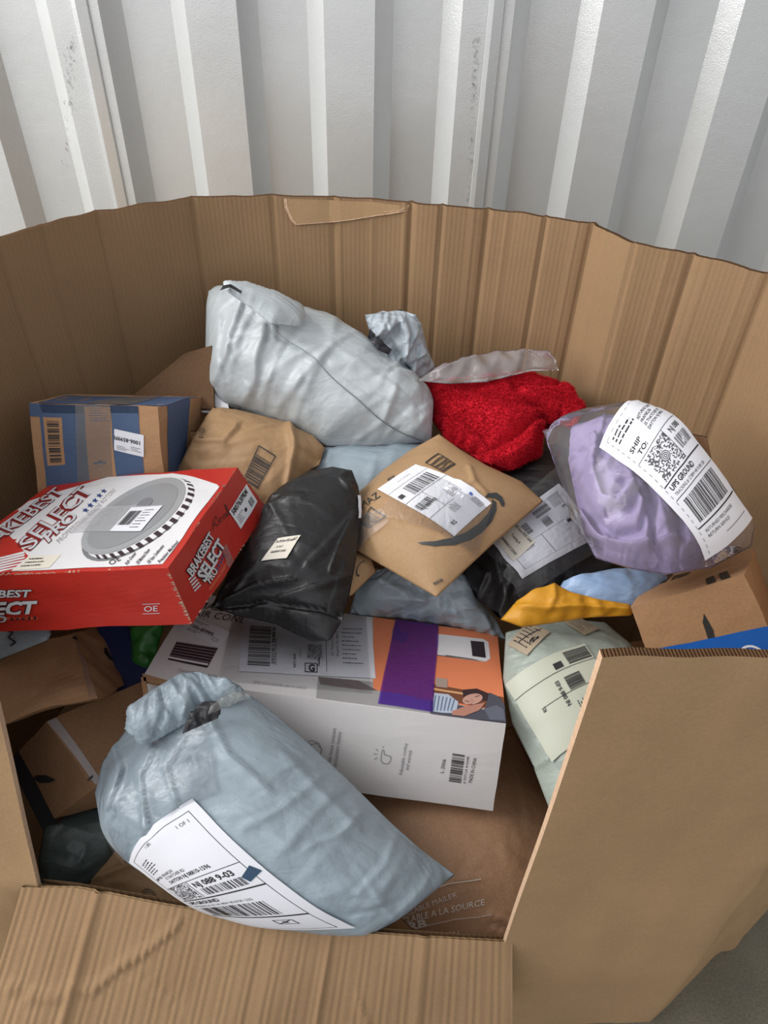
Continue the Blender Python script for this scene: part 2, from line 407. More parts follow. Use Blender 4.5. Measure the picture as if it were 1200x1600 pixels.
    def small(s, x, y, w, rows, dy, h, seed=1, m=INK, lift=0):
        """illegible fine print: rows of tiny strokes"""
        r = random.Random(seed)
        for i in range(rows):
            p = 0; end = w*r.uniform(.55, 1)
            while p < end:
                a = r.uniform(.6, 2.6)*h; a = min(a, end-p)
                s.rect(x+p, y-i*dy, a, h*r.uniform(.55, .75), m, lift); p += a+h*.45
        return s
    def maxi(s, x, y, w, seed=2, m=INK, lift=0):
        r = random.Random(seed); n = 26; d = w/n
        for i in range(n):
            for j in range(n):
                if math.hypot(i-n/2, j-n/2) < 5: continue
                if r.random() < .5: s.rect(x+i*d+(d*.5 if j % 2 else 0), y+j*d, d*.85, d*.85, m, lift)
        for rr in (4.2, 2.8, 1.4): s.ring(x+w/2, y+w/2, rr*d, d*.6, m, 16, lift)
        return s
    def put(s, mb):
        """ink goes into mesh builder mb"""
        for pts, m, lift in s.items:
            u = np.array([p[0] for p in pts]); v = np.array([p[1] for p in pts])
            P = s.L.ev(u, v)+s.L.nv(u, v)*(.0003+.0003*lift)
            mb.poly(P, m)
        s.items = []; return s

def hexa(c, m, mb=None, n=8, dent=.0015, seed=0., faces=None):
    """box from its 8 corners c[(a,b,c)]; returns Grids of its faces and fills mb. a right, b away, c up"""
    c = {k: np.array(v, float) for k, v in c.items()}
    F = {'front': [(0, 0, 0), (1, 0, 0), (1, 0, 1), (0, 0, 1)], 'right': [(1, 0, 0), (1, 1, 0), (1, 1, 1), (1, 0, 1)], 'back': [(1, 1, 0), (0, 1, 0), (0, 1, 1), (1, 1, 1)],
         'left': [(0, 1, 0), (0, 0, 0), (0, 0, 1), (0, 1, 1)], 'top': [(0, 0, 1), (1, 0, 1), (1, 1, 1), (0, 1, 1)], 'bottom': [(0, 1, 0), (1, 1, 0), (1, 0, 0), (0, 0, 0)]}
    ctr = sum(c.values())/8; out = {}
    for k, q in F.items():
        u = np.linspace(0, 1, n+1)[None, :, None]; v = np.linspace(0, 1, n+1)[:, None, None]
        P = (c[q[0]]*(1-u)+c[q[1]]*u)*(1-v)+(c[q[3]]*(1-u)+c[q[2]]*u)*v
        if dent:
            D = np.stack([fnoise(P, 11, seed+i*9.1) for i in range(3)], -1)*dent*2+np.stack([fnoise(P, 34, seed+i*5.3) for i in range(3)], -1)*dent*.8
            P = P+D
        out[k] = Grid(P)
        if mb is not None: mb.grid(P, (faces or {}).get(k, m), smooth=False)
    return out
def box8(blf, brf, brb, blb, tlf, trf, trb, tlb):
    return {(0, 0, 0): blf, (1, 0, 0): brf, (1, 1, 0): brb, (0, 1, 0): blb, (0, 0, 1): tlf, (1, 0, 1): trf, (1, 1, 1): trb, (0, 1, 1): tlb}

def inpoly(Q, poly):
    x, y = Q[..., 0], Q[..., 1]; r = np.zeros(x.shape, bool); n = len(poly)
    for i in range(n):
        (x1, y1), (x2, y2) = poly[i], poly[(i+1) % n]
        r ^= ((y1 > y) != (y2 > y)) & (x < (x2-x1)*(y-y1)/(y2-y1+1e-9)+x1)
    return r
def flatten(P, quads, k=60):
    Q = proj(P); m = np.zeros(P.shape[:2], bool)
    for q in quads: m |= inpoly(Q, q)
    A = P.copy()
    for _ in range(k):
        B = A.copy(); B[1:-1, 1:-1] = (A[:-2, 1:-1]+A[2:, 1:-1]+A[1:-1, :-2]+A[1:-1, 2:])/4; A = np.where(m[..., None], B, A)
    return A
def tents(P, N, n, amp, w, ang, spread, seed, ln=.12):
    """sharp film creases: random straight folds with flat flanks"""
    r = np.random.RandomState(seed); ny, nx = P.shape[:2]
    c0 = P[ny//2, nx//2]; ux = P[ny//2, -1]-P[ny//2, 0]; ux /= np.linalg.norm(ux); uy = np.cross(N, ux)
    X = (P-c0)@ux; Y = (P-c0)@uy; H = np.zeros(X.shape)
    for _ in range(n):
        i, j = r.randint(ny), r.randint(nx); a = math.radians(ang+r.randn()*spread); dx, dy = X-X[i, j], Y-Y[i, j]
        t = dx*math.cos(a)+dy*math.sin(a); d = -dx*math.sin(a)+dy*math.cos(a); l = ln*r.uniform(.4, 1.3); ww = w*r.uniform(.4, 1.4)
        wide = ww*(1-.6*np.clip(np.abs(t)/l, 0, 1)); s1 = np.where(d > 0, wide, wide*r.uniform(.25, 1))
        H += amp*(1 if r.rand() < .75 else -1)*r.uniform(.3, 1)*np.clip(1-np.abs(d)/s1, 0, 1)*np.clip(1-np.abs(t)/l, 0, 1)**.7
    return H
def pouch(name, part, label, cat, sides, m, ex=.05, press=1., seed=1., n=60, mm=48, under=.45, fl=(), iters=140, wr=.5, group=None, amp=0., ampsc=30, ulift=.02, aniso=0., bend=.25, rim=.004, k=1., tent=None, flat=None, art=None, sm=3):
    """stuffed envelope: puffed top sheet, flatter under sheet, joined at the seam"""
    P0 = CAM+(coons(sides, n, mm)-CAM)*k; P, N = puff(P0, ex, press, iters, wr*.3, seed, bend, aniso=aniso)
    for _ in range(sm):
        B = P.copy(); B[1:-1, 1:-1] = P[1:-1, 1:-1]*.4+.15*(P[:-2, 1:-1]+P[2:, 1:-1]+P[1:-1, :-2]+P[1:-1, 2:]); P = B
    if N[2] < 0: N = -N
    e = np.minimum.outer(np.sin(np.linspace(0, math.pi, mm)), np.ones(n)); e = np.minimum(e, np.sin(np.linspace(0, math.pi, n))[None])
    e = np.clip(e*3, 0, 1)
    if amp:
        r = 1-np.abs(fnoise(P, ampsc, seed*3)); r2 = 1-np.abs(fnoise(P, ampsc*2.3, seed*5)); P = P+N*(amp*.35*((r**6)+.5*r2**6)*e)[..., None]
    if tent: P = P+N*(tents(P, N, *tent)*e)[..., None]
    if fl: P = folds(P, N, fl)
    if flat: P = flatten(P, flat)
    H = ((P-P0)@N)[..., None]
    Q = P0-N*np.clip(H, 0, 1)*under-N*rim*e[..., None]
    root = thing(name, label, cat, base_of(Q), group)
    mb = MB(); G = Grid(P); flip = G.N[mm//2, n//2]@N < 0
    if flip: G.N *= -1
    mb.grid(P, m, flip=flip); mb.grid(Q, m, flip=not flip)
    if art: art(mb, G)
    mb.build(part, root, merge=.0002)
    return root, G, N, P0

# ------------------------------------------------------------------ materials
CARD = mat('cardboard_inner', '#927658', .75, [('flute', 38, .25, .001), ('noise', 45, .25, .002)], .07, .2)
CARDO = mat('cardboard_outer', '#a88a67', .75, [('noise', 30, .25, .003), ('noise', 400, .15, .0005)], .09, .2)
CARDE = mat('cardboard_core', '#6b4e35', .9, [('flute', 110, 1, .004)], .2, .1)
BOXC = mat('carton_board', '#a88260', .7, [('noise', 60, .3, .002)], .10, .25)
BOXD = mat('old_carton_board', '#8d6c50', .8, [('noise', 60, .3, .002)], .12, .2)
KRAFT = mat('kraft_paper', '#a1815e', .6, [('facet', 12, .4, .005), ('facet', 40, .3, .0012), ('noise', 90, .3, .0015)], .08, .35)
KRAFT2 = mat('brown_padded_paper', '#a37f62', .6, [('crinkle', 12, .35, .004), ('noise', 40, .5, .004)], .14, .3)
POLYW = mat('pale_grey_poly_film', '#b2b9bc', .42, [('facet', 9, .5, .010), ('facet', 26, .45, .0035), ('facet', 70, .3, .001), ('noise', 60, .35, .002)], .03, .5)
POLYB = mat('blue_grey_poly_film', '#93a1aa', .36, [('facet', 9, .5, .010), ('facet', 26, .45, .0035), ('facet', 70, .3, .001), ('noise', 70, .4, .002)], .04, .5)
POLYG = mat('green_grey_poly_film', '#a3aca2', .38, [('facet', 9, .5, .010), ('facet', 26, .45, .0035), ('facet', 70, .3, .001), ('noise', 60, .4, .002)], .08, .5)
POLYK = mat('black_poly_film', (.009, .009, .010, 1), .42, [('facet', 9, .5, .010), ('facet', 26, .45, .0035), ('facet', 70, .3, .001), ('noise', 70, .4, .002)], 0, .5)
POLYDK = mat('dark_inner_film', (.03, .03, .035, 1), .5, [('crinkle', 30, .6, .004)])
POLYL = mat('light_blue_poly_film', '#8fa9cc', .35, [('facet', 9, .5, .010), ('facet', 26, .45, .0035), ('facet', 70, .3, .001)], .03, .5)
YEL = mat('yellow_bubble_paper', '#c48a20', .5, [('crinkle', 24, .4, .003), ('noise', 70, .5, .002)], .05, .4)
WHITE = mat('white_label_paper', '#dfe0e6', .5, [('noise', 60, .15, .001)], 0, .4)
CREAM = mat('cream_label_paper', '#ddd6c8', .5)
REDC = mat('red_printed_board', '#b42a20', .45, [('noise', 50, .25, .002)], .04, .5)
GLOSSW = mat('white_printed_board', '#dedbda', .38, [('noise', 50, .2, .0015)], .02, .5)
FLOORM = mat('concrete', '#6a6558', .8, [('noise', 30, .4, .004)], .25, .2)

# ------------------------------------------------------------------ setting: steel wall, floor
STEEL = mat('painted_steel', '#cfd1d0', .27, [('noise', 420, .5, .0006), ('noise', 6, .2, .01)], .03, .8, metal=.35)
SCUFF = mat('grey_scuff', '#aeb0af', .7); SEAM = mat('seam_shadow', '#5d6060', .8)
YW = 1.75; DP = .035
mb = MB(); xs = []
prof = []     # (x, y offset) ridge near camera = -DP
k0 = -.146    # start of the protruding flat right of the bright facet
per = .2685
for k in range(-13, 14):
    x = k0+k*per
    prof += [(x-.036, 0), (x, -DP), (x+.100, -DP), (x+.136, 0)]
prof.sort()
Z0, Z1 = 0., 2.7
for (a, ya), (b, yb) in zip(prof[:-1], prof[1:]):
    n = 12; zz = np.linspace(Z0, Z1, n+1)
    P = np.array([[(a, YW+ya, z), (b, YW+yb, z)] for z in zz]); mb.grid(P, STEEL, smooth=False)
# lapped sheet joints: a narrow strip standing proud of the ridge
for sx in (k0+per+.055, k0-2*per+.055):
    for (a, ya), (b, yb) in [((sx-.006, -DP), (sx-.005, -DP-.006)), ((sx-.005, -DP-.006), (sx+.004, -DP-.008)), ((sx+.004, -DP-.008), (sx+.024, -DP-.003)), ((sx+.024, -DP-.003), (sx+.026, -DP))]:
        mb.grid(np.array([[(a, YW+ya-.001, z), (b, YW+yb-.001, z)] for z in zz]), STEEL, smooth=False)
rs = random.Random(5)
def scuff(px, py0, py1, nn, wid):
    for i in range(nn):
        y = rs.uniform(py0, py1); p = aty(px+rs.gauss(0, wid)+(y-py0)*-.05, y, YW-DP-.0012); w = rs.uniform(.0006, .0016); h = rs.uniform(.002, .008)
        d = rs.uniform(-.004, .004)
        mb.poly([p, p+np.array([w, 0, 0]), p+np.array([w+d, 0, h]), p+np.array([d, 0, h])], SCUFF)
scuff(744, 60, 320, 130, 3.0); scuff(112, 60, 330, 120, 4)
w_ = mb.build('wall_back'); w_['kind'] = 'structure'
mb = MB(); mb.poly([(-4, -2.5, 0), (4, -2.5, 0), (4, YW, 0), (-4, YW, 0)], FLOORM)
o = mb.build('floor'); o['kind'] = 'structure'

# ------------------------------------------------------------------ the octagonal cardboard bin
RIM = .95; CUT = .37
rim_px = [(1200, 430), (1083, 397), (990, 382), (925, 350), (852, 340), (762, 328), (690, 322), (642, 317), (520, 308), (425, 306), (300, 309), (150, 330), (67, 352), (0, 375)]
R_ = [tuple(at(x, y, RIM)[:2]) for x, y in rim_px]
pr = at(938, 1018, RIM)[:2]; pl = at(65, 1378, CUT)[:2]; pr2 = at(1200, 1012, RIM)[:2]
path = [tuple(pr), (pr2[0]+.15, pr2[1]+.01), (.66, .52), (.70, .75), (.66, .95)]+R_+[(-.66, 1.0), (-.72, .78), (-.72, .56), (-.64, .43), tuple(pl)]
path = np.array(path)
def bin_wall():
    L = np.r_[0, np.cumsum(np.linalg.norm(np.diff(path, axis=0), axis=1))]
    ts = []
    for i in range(len(path)-1):
        k = max(2, int((L[i+1]-L[i])/.004)); ts += list(np.linspace(L[i], L[i+1], k, endpoint=False))
    ts = np.array(ts+[L[-1]]); X = np.interp(ts, L, path[:, 0]); Yv = np.interp(ts, L, path[:, 1])
    zs = np.linspace(0, 1, 60)
    tx = np.gradient(X); ty = np.gradient(Yv); l = np.hypot(tx, ty); nx, ny = -ty/l, tx/l     # interior side (path runs counter-clockwise)
    # left end of the sleeve is torn lower towards the opening
    top = np.full(len(ts), RIM); dl = L[-1]-ts
    top += np.array([noise.noise(Vector((t*22, 0, 3)))*.003 for t in ts])
    P = np.zeros((len(zs), len(ts), 3))
    P[..., 0] = X; P[..., 1] = Yv; P[..., 2] = zs[:, None]*top[None]
    # vertical scores and soft buckles of the board, true relief
    off = np.zeros((len(zs), len(ts)))
    for i_, sc in enumerate(L[5:19]): off -= (.006 if i_ < 8 else .0025)*np.exp(-((ts-sc)/.004)**2)[None]
    for sc in np.arange(L[5]+.03, L[13], .061): off += .0018*np.exp(-((ts-sc)/.003)**2)[None]*np.clip(zs*1.5-.1, 0, 1)[:, None]
    off += np.array([[noise.noise(Vector((t*5, z*2.2, 1)))*.010+noise.noise(Vector((t*18, z*4, 7)))*.002 for t in ts] for z in zs])
    P[..., 0] += nx*off; P[..., 1] += ny*off
    # the cut left end leans away from the opening
    fd = np.clip(1-(L[-1]-ts)/.45, 0, 1)**1.5; hz = np.maximum(P[..., 2]-CUT, 0)
    P[..., 1] += .25*hz*fd[None]; P[..., 0] += .02*hz*fd[None]
    nc = int(np.searchsorted(ts, L[2])); Nn = np.zeros((len(zs), nc, 3)); Nn[..., 1] = 1.; Nn *= (P[:, :nc, 2] < .55)[..., None]
    P[:, :nc] = folds(P[:, :nc], Nn, [([(1215, 1350), (1140, 1440), (1095, 1550)], .007, 22, .3), ([(1180, 1380), (1150, 1450), (1130, 1500)], -.004, 12, .4)])
    th = .008; O = P.copy(); O[..., 0] -= nx*th; O[..., 1] -= ny*th
    return P, O, ts
Pi, Po, ts_ = bin_wall()
binroot = thing('cardboard_bin', 'large octagonal brown corrugated cardboard bin with cut-down front, holding all the parcels', 'bin', (0, .75, 0))
mb = MB(); Ln = ts_[-1]
mb.grid(Pi, CARD, flip=True, size=(Ln, .95)); mb.grid(Po, CARDO, size=(Ln, .95))
rimg = np.stack([Pi[-1], Po[-1]]); mb.grid(rimg, CARDE, size=(Ln, .006), flip=True)
CUTE = mat('torn_board_edge', '#c7a688', .9, [('noise', 150, .8, .003)], .1)
for j in (0, -1): mb.grid(np.stack([Pi[:, j], Po[:, j]], 1), CUTE, flip=j == 0)
mb.build('sleeve', binroot)
# front wall below the opening and its folded-out flap
fr_px = [(65, 1378), (120, 1384), (230, 1403), (330, 1422), (425, 1440), (520, 1451), (640, 1458), (720, 1464), (800, 1468)]
F = np.array([at(x, y, CUT) for x, y in fr_px])
mb = MB(); zs = np.linspace(0, 1, 8)[:, None, None]
Lo = F*np.array([1, 1, 0]); P = Lo[None]*(1-zs)+F[None]*zs; P[..., 1] += .004
mb.grid(P, CARD, flip=True); Q = P+np.array([0, -.006, 0]); mb.grid(Q, CARDO)
mb.build('front_wall', binroot)
nfl = 420; mfl = 26
lo_px = [(-58, 1690), (800, 1650)]
hp = np.array(fr_px, float); hp[0] = (38, 1381); Lh = (hp[:, 0]-hp[0, 0])/(hp[-1, 0]-hp[0, 0]); s = np.linspace(0, 1, nfl)
top = np.array([at(np.interp(a, Lh, hp[:, 0]), np.interp(a, Lh, hp[:, 1]), CUT+.004) for a in s])+np.array([0, -.004, .002])
low = np.array([at(lo_px[0][0]*(1-a)+lo_px[1][0]*a, lo_px[0][1]*(1-a)+lo_px[1][1]*a, .20) for a in s])
t = np.linspace(0, 1, mfl)[:, None, None]; P = top[None]*(1-t)+low[None]*t
Nf = np.cross(low[0]-top[0], top[-1]-top[0]); Nf /= np.linalg.norm(Nf)
if Nf[1] > 0: Nf = -Nf
wv = np.zeros((mfl, nfl))
for c, a, w in ((.155, .005, .008), (.50, -.002, .012), (.63, .0035, .007), (.82, .003, .008)): wv += a*np.exp(-((s-c)/w)**2)[None]
wv += (.0004*np.sin(s*2*math.pi*62))[None]
wv += fnoise(P, 9, 2.)*.007
P = P+Nf*wv[..., None]
P = folds(P, Nf*np.ones_like(P), [([(280, 1445), (225, 1490), (190, 1510), (150, 1545), (60, 1560), (10, 1540)], .005, 7, .35), ([(200, 1512), (250, 1545), (285, 1570)], -.003, 6, .5), ([(560, 1560), (575, 1600)], .003, 6, .5)])
G = Grid(P); mb = MB(); mb.grid(P, CARD, flip=(G.N[5, 5]@Nf) < 0); mb.grid(P-Nf*.006, CARDO, flip=(G.N[5, 5]@Nf) > 0)
for a in (P[:, 0], P[:, -1]): mb.grid(np.stack([a, a-Nf*.006], 1), CARDE)
mb.grid(np.stack([P[-1], P[-1]-Nf*.006], 0), CARDE)
mb.build('front_flap', binroot)
mb = MB(); mb.poly([(x, y, .012) for x, y in path], CARD); mb.build('bin_bottom', binroot)
# loose peeled liner patch at the rim
gi = Grid(Pi[:, 500:-300]) if Pi.shape[1] > 900 else Grid(Pi)
if gi.N[15, gi.nx//2][1] > 0: gi.N = -gi.N
c = Canvas(gi, [(0, 0), (1, 0), (1, 1), (0, 1)], 1, 1, 160, 30, off=.0025, px=False, smooth=0)
torn = [(446, 309), (447, 322), (456, 342), (463, 350), (520, 345), (575, 338), (637, 328), (641, 320), (590, 315), (520, 311)]
st = [gi.inv(*p) for p in torn]; c.poly(st, CARDO)
c.line([gi.inv(*p) for p in torn[:7]], .0016, CUTE, 1)
c.line([gi.inv(*p) for p in ((640, 320), (625, 328), (600, 330))], .0012, CUTE, 1)
mb = MB(); c.put(mb); mb.build('torn_liner', binroot)

# ------------------------------------------------------------------ parcels, back to front
def tape_mat(): return film('clear_packing_tape', (.93, .88, .78), .12, .9, .25, 40)
TAPE = tape_mat()

# --- large pale grey mailer
sides = [[(350, 633, .655), (400, 650), (450, 668), (510, 697, .62), (580, 697), (640, 693), (675, 690, .62)],
         [(675, 690, .62), (674, 655), (672, 628, .66)],
         [(672, 628, .66), (650, 597), (605, 560), (560, 524), (510, 492), (475, 482), (430, 464), (385, 450, .80), (345, 446), (326, 454, .80)],
         [(326, 454, .80), (322, 480), (321, 540), (324, 598), (350, 633, .655)]]
root, G, N, P0 = pouch('plastic_mailer', 'pouch', 'big pale grey plastic mailer, stuffed full, standing tallest against the back of the bin', 'mailer', sides, POLYW, ex=.10, press=1.6, seed=2., n=120, mm=84, iters=200, amp=.003, ampsc=16, bend=.25, wr=.15, sm=12, tent=(46, .007, .03, 60, 35, 3, .10),
    fl=[([(380, 470), (360, 520), (352, 560), (335, 600)], .010, 10, .4), ([(415, 515), (400, 560), (398, 600), (380, 640)], .010, 12, .35), ([(345, 500), (338, 560), (350, 600)], .006, 8, .4), ([(470, 590), (445, 625), (430, 650)], .006, 10, .4), ([(425, 520), (475, 545), (545, 590), (610, 632), (668, 690)], -.004, 5, .6), ([(370, 460), (425, 500), (430, 520)], .008, 9, .3), ([(620, 610), (600, 660), (560, 690)], .005, 8, .4)])
mb = MB(); c = Canvas(G, [(428, 516), (672, 690), (669, 640), (440, 500)], 240, 40, 40, 6, off=.001)
c.line([(2, 4), (60, 1), (120, -1+2), (180, 1), (238, 1)], 1.3, mat('seam_line', '#70787e', .6)); c.put(mb); mb.build('side_seam', root)
Pf = coons([[(352, 458, .86), (395, 488), (425, 512), (470, 516, .80)], [(470, 516, .80), (478, 500), (474, 484, .80)], [(474, 484, .80), (430, 462), (385, 448), (350, 446, .86)], [(350, 446, .86), (352, 458, .86)]], 40, 16)
P, N2 = puff(Pf+N*.012, .05, .7, 80, .1, 5., .4); mb = MB(); mb.grid(P, POLYW); mb.grid(P-N2*.002, POLYW, flip=True); ff = mb.build('folded_flap', root)
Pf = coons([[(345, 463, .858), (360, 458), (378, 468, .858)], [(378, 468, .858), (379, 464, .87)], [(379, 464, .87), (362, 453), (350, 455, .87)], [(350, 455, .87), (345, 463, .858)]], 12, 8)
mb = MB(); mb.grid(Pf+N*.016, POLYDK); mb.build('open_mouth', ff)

# --- crumpled grey bag behind
sides = [[(598, 560, .70), (625, 585), (650, 592), (682, 578, .68)], [(682, 578, .68), (668, 545), (660, 512), (650, 492, .80)],
         [(650, 492, .80), (625, 484), (600, 488), (570, 492, .80)], [(570, 492, .80), (578, 520), (585, 540), (598, 560, .70)]]
pouch('plastic_mailer', 'pouch', 'crumpled blue-grey plastic mailer with torn top, behind the biggest pale one', 'mailer', sides, mat('worn_grey_film', '#a0a9b0', .45, [('crinkle', 30, .7, .005)], .06), ex=.22, press=1., seed=6., n=60, mm=56, amp=.010, ampsc=20, wr=1., bend=.1, tent=(40, .014, .022, 80, 40, 5, .06),
      fl=[([(600, 490), (608, 530), (640, 580)], -.012, 8, .4), ([(630, 490), (640, 520), (635, 560)], .012, 8, .3)])
root = [o for o in COL.objects if o.name == 'plastic_mailer.001'][0]
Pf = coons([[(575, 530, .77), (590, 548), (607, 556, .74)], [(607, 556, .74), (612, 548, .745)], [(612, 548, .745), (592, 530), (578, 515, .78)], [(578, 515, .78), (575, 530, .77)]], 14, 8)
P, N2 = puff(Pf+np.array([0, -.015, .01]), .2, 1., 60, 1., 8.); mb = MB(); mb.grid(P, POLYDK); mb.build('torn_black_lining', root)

# --- clear plastic bag
sides = [[(650, 595, .69), (700, 600), (760, 597), (830, 580), (873, 579, .69)], [(873, 579, .69), (868, 560), (858, 548, .73)],
         [(858, 548, .73), (820, 546), (770, 550), (720, 560), (690, 572, .71)], [(690, 572, .71), (665, 585), (650, 595, .69)]]
pouch('clear_plastic_bag', 'film', 'empty crumpled clear plastic bag lying on the red fleece at the back', 'bag', sides, k=.965, m=film('clear_bag_film', (.93, .91, .91), .16, .9, .15, 50), ex=.16, press=.8, seed=9., n=50, mm=24, amp=.008, ampsc=25, wr=1.)

# --- red fleece
FLEECE = mat('red_fleece', '#c41f2e', .95, [('noise', 120, .4, .005)], .10, .1)
def fleece(name, sides, n, mm, seed, fl, label, ex, nf):
    P0 = coons(sides, n, mm); P, N = puff(P0, ex, 1.2, 120, .3, seed, .5)
    if N[2] < 0: N = -N
    P = folds(P, N, fl); G = Grid(P); flip = (G.N[mm//2, n//2]@N) < 0
    if flip: G.N *= -1
    root = thing(name, label, 'blanket', base_of(P0-N*.03)); mb = MB(); mb.grid(P, FLEECE, flip=flip)
    H = ((P-P0)@N)[..., None]; mb.grid(P0-N*np.clip(H, 0, 1)*.4, FLEECE, flip=not flip)
    r = np.random.RandomState(3); U = r.rand(nf); Vv = r.rand(nf); B = G.ev(U, Vv); NN = G.nv(U, Vv)
    NN /= np.linalg.norm(NN, axis=1, keepdims=True)
    D = NN+r.randn(nf, 3)*.45; D /= np.linalg.norm(D, axis=1, keepdims=True); W_ = np.cross(D, r.randn(nf, 3)); W_ /= np.linalg.norm(W_, axis=1, keepdims=True)
    ln = (.003+.004*r.rand(nf))[:, None]; w = .0007
    for b, d, q, l in zip(B, D, W_, ln): mb.poly([b-q*w, b+q*w, b+d*l], FLEECE)
    mb.build('fleece_cloth', root, merge=0); return root
sides = [[(672, 650, .62), (700, 690), (740, 712), (765, 733), (800, 735), (842, 712, .63)], [(842, 712, .63), (850, 668), (900, 664), (914, 640, .67)],
         [(914, 640, .67), (890, 608), (868, 596), (820, 588), (760, 592), (700, 598), (650, 597, .67)], [(650, 597, .67), (662, 620), (672, 650, .62)]]
fleece('fleece_blanket', sides, 70, 50, 4., [([(870, 598), (800, 600), (830, 625), (895, 662)], -.016, 9, .5), ([(690, 620), (760, 640), (830, 655), (860, 650)], .016, 22, .5), ([(848, 660), (800, 680), (745, 712)], -.022, 8, .8), ([(680, 660), (720, 672), (760, 705)], .014, 16, .4), ([(820, 612), (870, 640), (905, 650)], .012, 12, .6), ([(840, 670), (820, 705), (770, 728)], .018, 12, 1.)],
       'fluffy bright red fleece heaped near the back wall of the bin', .10, 42000)

# --- blue printed carton
NAVY = mat('blue_printed_board', '#475a79', .55, [('noise', 60, .3, .002)], .06, .35)
def sc(P, k): P = np.array(P, float); return CAM+(P-CAM)*k
kk = .985
BL = box8(sc([-.573, .934, .610], kk), sc([-.3655, .952, .630], kk), sc([-.3638, 1.0948, .5324], kk), sc([-.5787, 1.0865, .5239], kk),
          sc([-.5788, 1.006, .7371], kk), sc([-.3701, 1.006, .7359], kk), sc([-.3346, 1.1662, .6509], kk), sc([-.591, 1.1629, .6482], kk))
for key, (px, py) in {(0, 0, 1): (45, 629), (1, 0, 1): (247, 636), (1, 1, 1): (325, 619), (0, 1, 1): (112, 616)}.items():
    d = (BL[key]-CAM)@_f; BL[key] = CAM+ray(px, py)*d
root = thing('carton', 'blue and brown taped carton with a white sticker, against the left wall of the bin', 'box', base_of(list(BL.values())))
mb = MB(); FB = hexa(BL, BOXC, mb, dent=.002, seed=3.)
c = Canvas(FB['front'], [(0, 0), (1, 0), (1, 1), (0, 1)], 200, 200, 10, 10, off=.0004, px=False, smooth=0)
c.rect(15, 0, 155, 200, NAVY); c.rect(0, 170, 170, 30, NAVY)
c.rect(84, 0, 42, 195, BOXC, 1)
c.rect(20, 60, 28, 110, BOXC, 1); c.bars(25, 66, 18, 98, 22, vert=False, lift=2)
c.small(92, 190, 30, 6, 6, 2.5, 3, NAVY, 2); c.text('*', 94, 30, 30, NAVY, .05, lift=2)
c.put(mb)
c = Canvas(FB['right'], [(0, 0), (1, 0), (1, 1), (0, 1)], 200, 200, 10, 10, off=.0004, px=False, smooth=0)
c.rect(30, 0, 95, 200, NAVY); c.put(mb)
c = Canvas(FB['top'], [(0, 0), (1, 0), (1, 1), (0, 1)], 200, 200, 10, 10, off=.0004, px=False, smooth=0)
c.rect(8, 12, 192, 150, NAVY); c.frame(18, 60, 40, 60, 3, BOXC, 1); c.put(mb)
mb.build('box_body', root, bevel=0)
mb = MB(); c = Canvas(FB['front'], [(179, 703), (225, 714), (225, 680), (179, 670)], 46, 34, 4, 4, off=.0014)
c.paper(mb, WHITE); c.text('1006-8599FL', 42, 23, 6, bold=.03, rot=180); c.small(4, 8, 20, 3, 2.5, 1.2, 4); c.small(26, 11, 18, 3, 2.5, 1.2, 5); c.put(mb); mb.build('sticker', root)
mb = MB(); Canvas(FB['front'], [(122, 760), (178, 760), (172, 631), (118, 631)], 1, 1, 8, 10, off=.0012).paper(mb, TAPE, False)
Canvas(FB['top'], [(130, 634), (200, 638), (262, 617), (205, 614)], 1, 1, 8, 6, off=.0012).paper(mb, TAPE, False); mb.build('packing_tape', root)

# torn dark carton flaps behind it
def slab(name, part, label, cat, quads, m, th=.005, parent=None, group=None):
    allp = [at(*q) for qq in quads for q in qq]; root = parent or thing(name, label, cat, base_of(allp), group)
    mb = MB()
    for qq in quads:
        q = [at(*p) for p in qq]; u = np.linspace(0, 1, 11)[None, :, None]; v = np.linspace(0, 1, 9)[:, None, None]
        P = (q[0]*(1-u)+q[1]*u)*(1-v)+(q[3]*(1-u)+q[2]*u)*v
        g = Grid(P); N = g.N[4, 4]; N = N if N[2] > 0 or (abs(N[2]) < .1 and N[1] < 0) else -N
        P = P+N*(fnoise(P, 14, 3.)*.004)[..., None]
        fl = (g.N[4, 4]@N) < 0
        mb.grid(P, m, flip=fl); mb.grid(P-N*th, m, flip=not fl)
        for a, b in ((P[0], P[0]-N*th), (P[-1], P[-1]-N*th), (P[:, 0], P[:, 0]-N*th), (P[:, -1], P[:, -1]-N*th)): mb.grid(np.stack([a, b]), CARDE)
    mb.build(part, root); return root
slab('torn_carton', 'flap', 'torn dark brown carton flaps sticking up between blue carton and back wall', 'box',
     [[(200, 625, .66), (335, 640, .66), (330, 540, .755), (288, 552, .745)], [(250, 640, .655), (345, 640, .655), (345, 575, .70), (265, 612, .68)]], mat('dark_aged_board', '#6a513c', .85, [('noise', 60, .3, .002)], .15, .15))
slab('paper_sheet', 'sheet', 'white paper sheet corner tucked under the biggest pale grey mailer', 'paper',
     [[(285, 640, .648), (360, 650, .648), (350, 600, .69), (325, 602, .69)]], WHITE, .001)
# small box end beside the blue carton
slab('carton_end', 'panel', 'small brown carton corner peeping between blue carton and brown paper mailer', 'box',
     [[(285, 705, .60), (330, 705, .60), (330, 672, .64), (292, 676, .64)]], BOXC, .004)

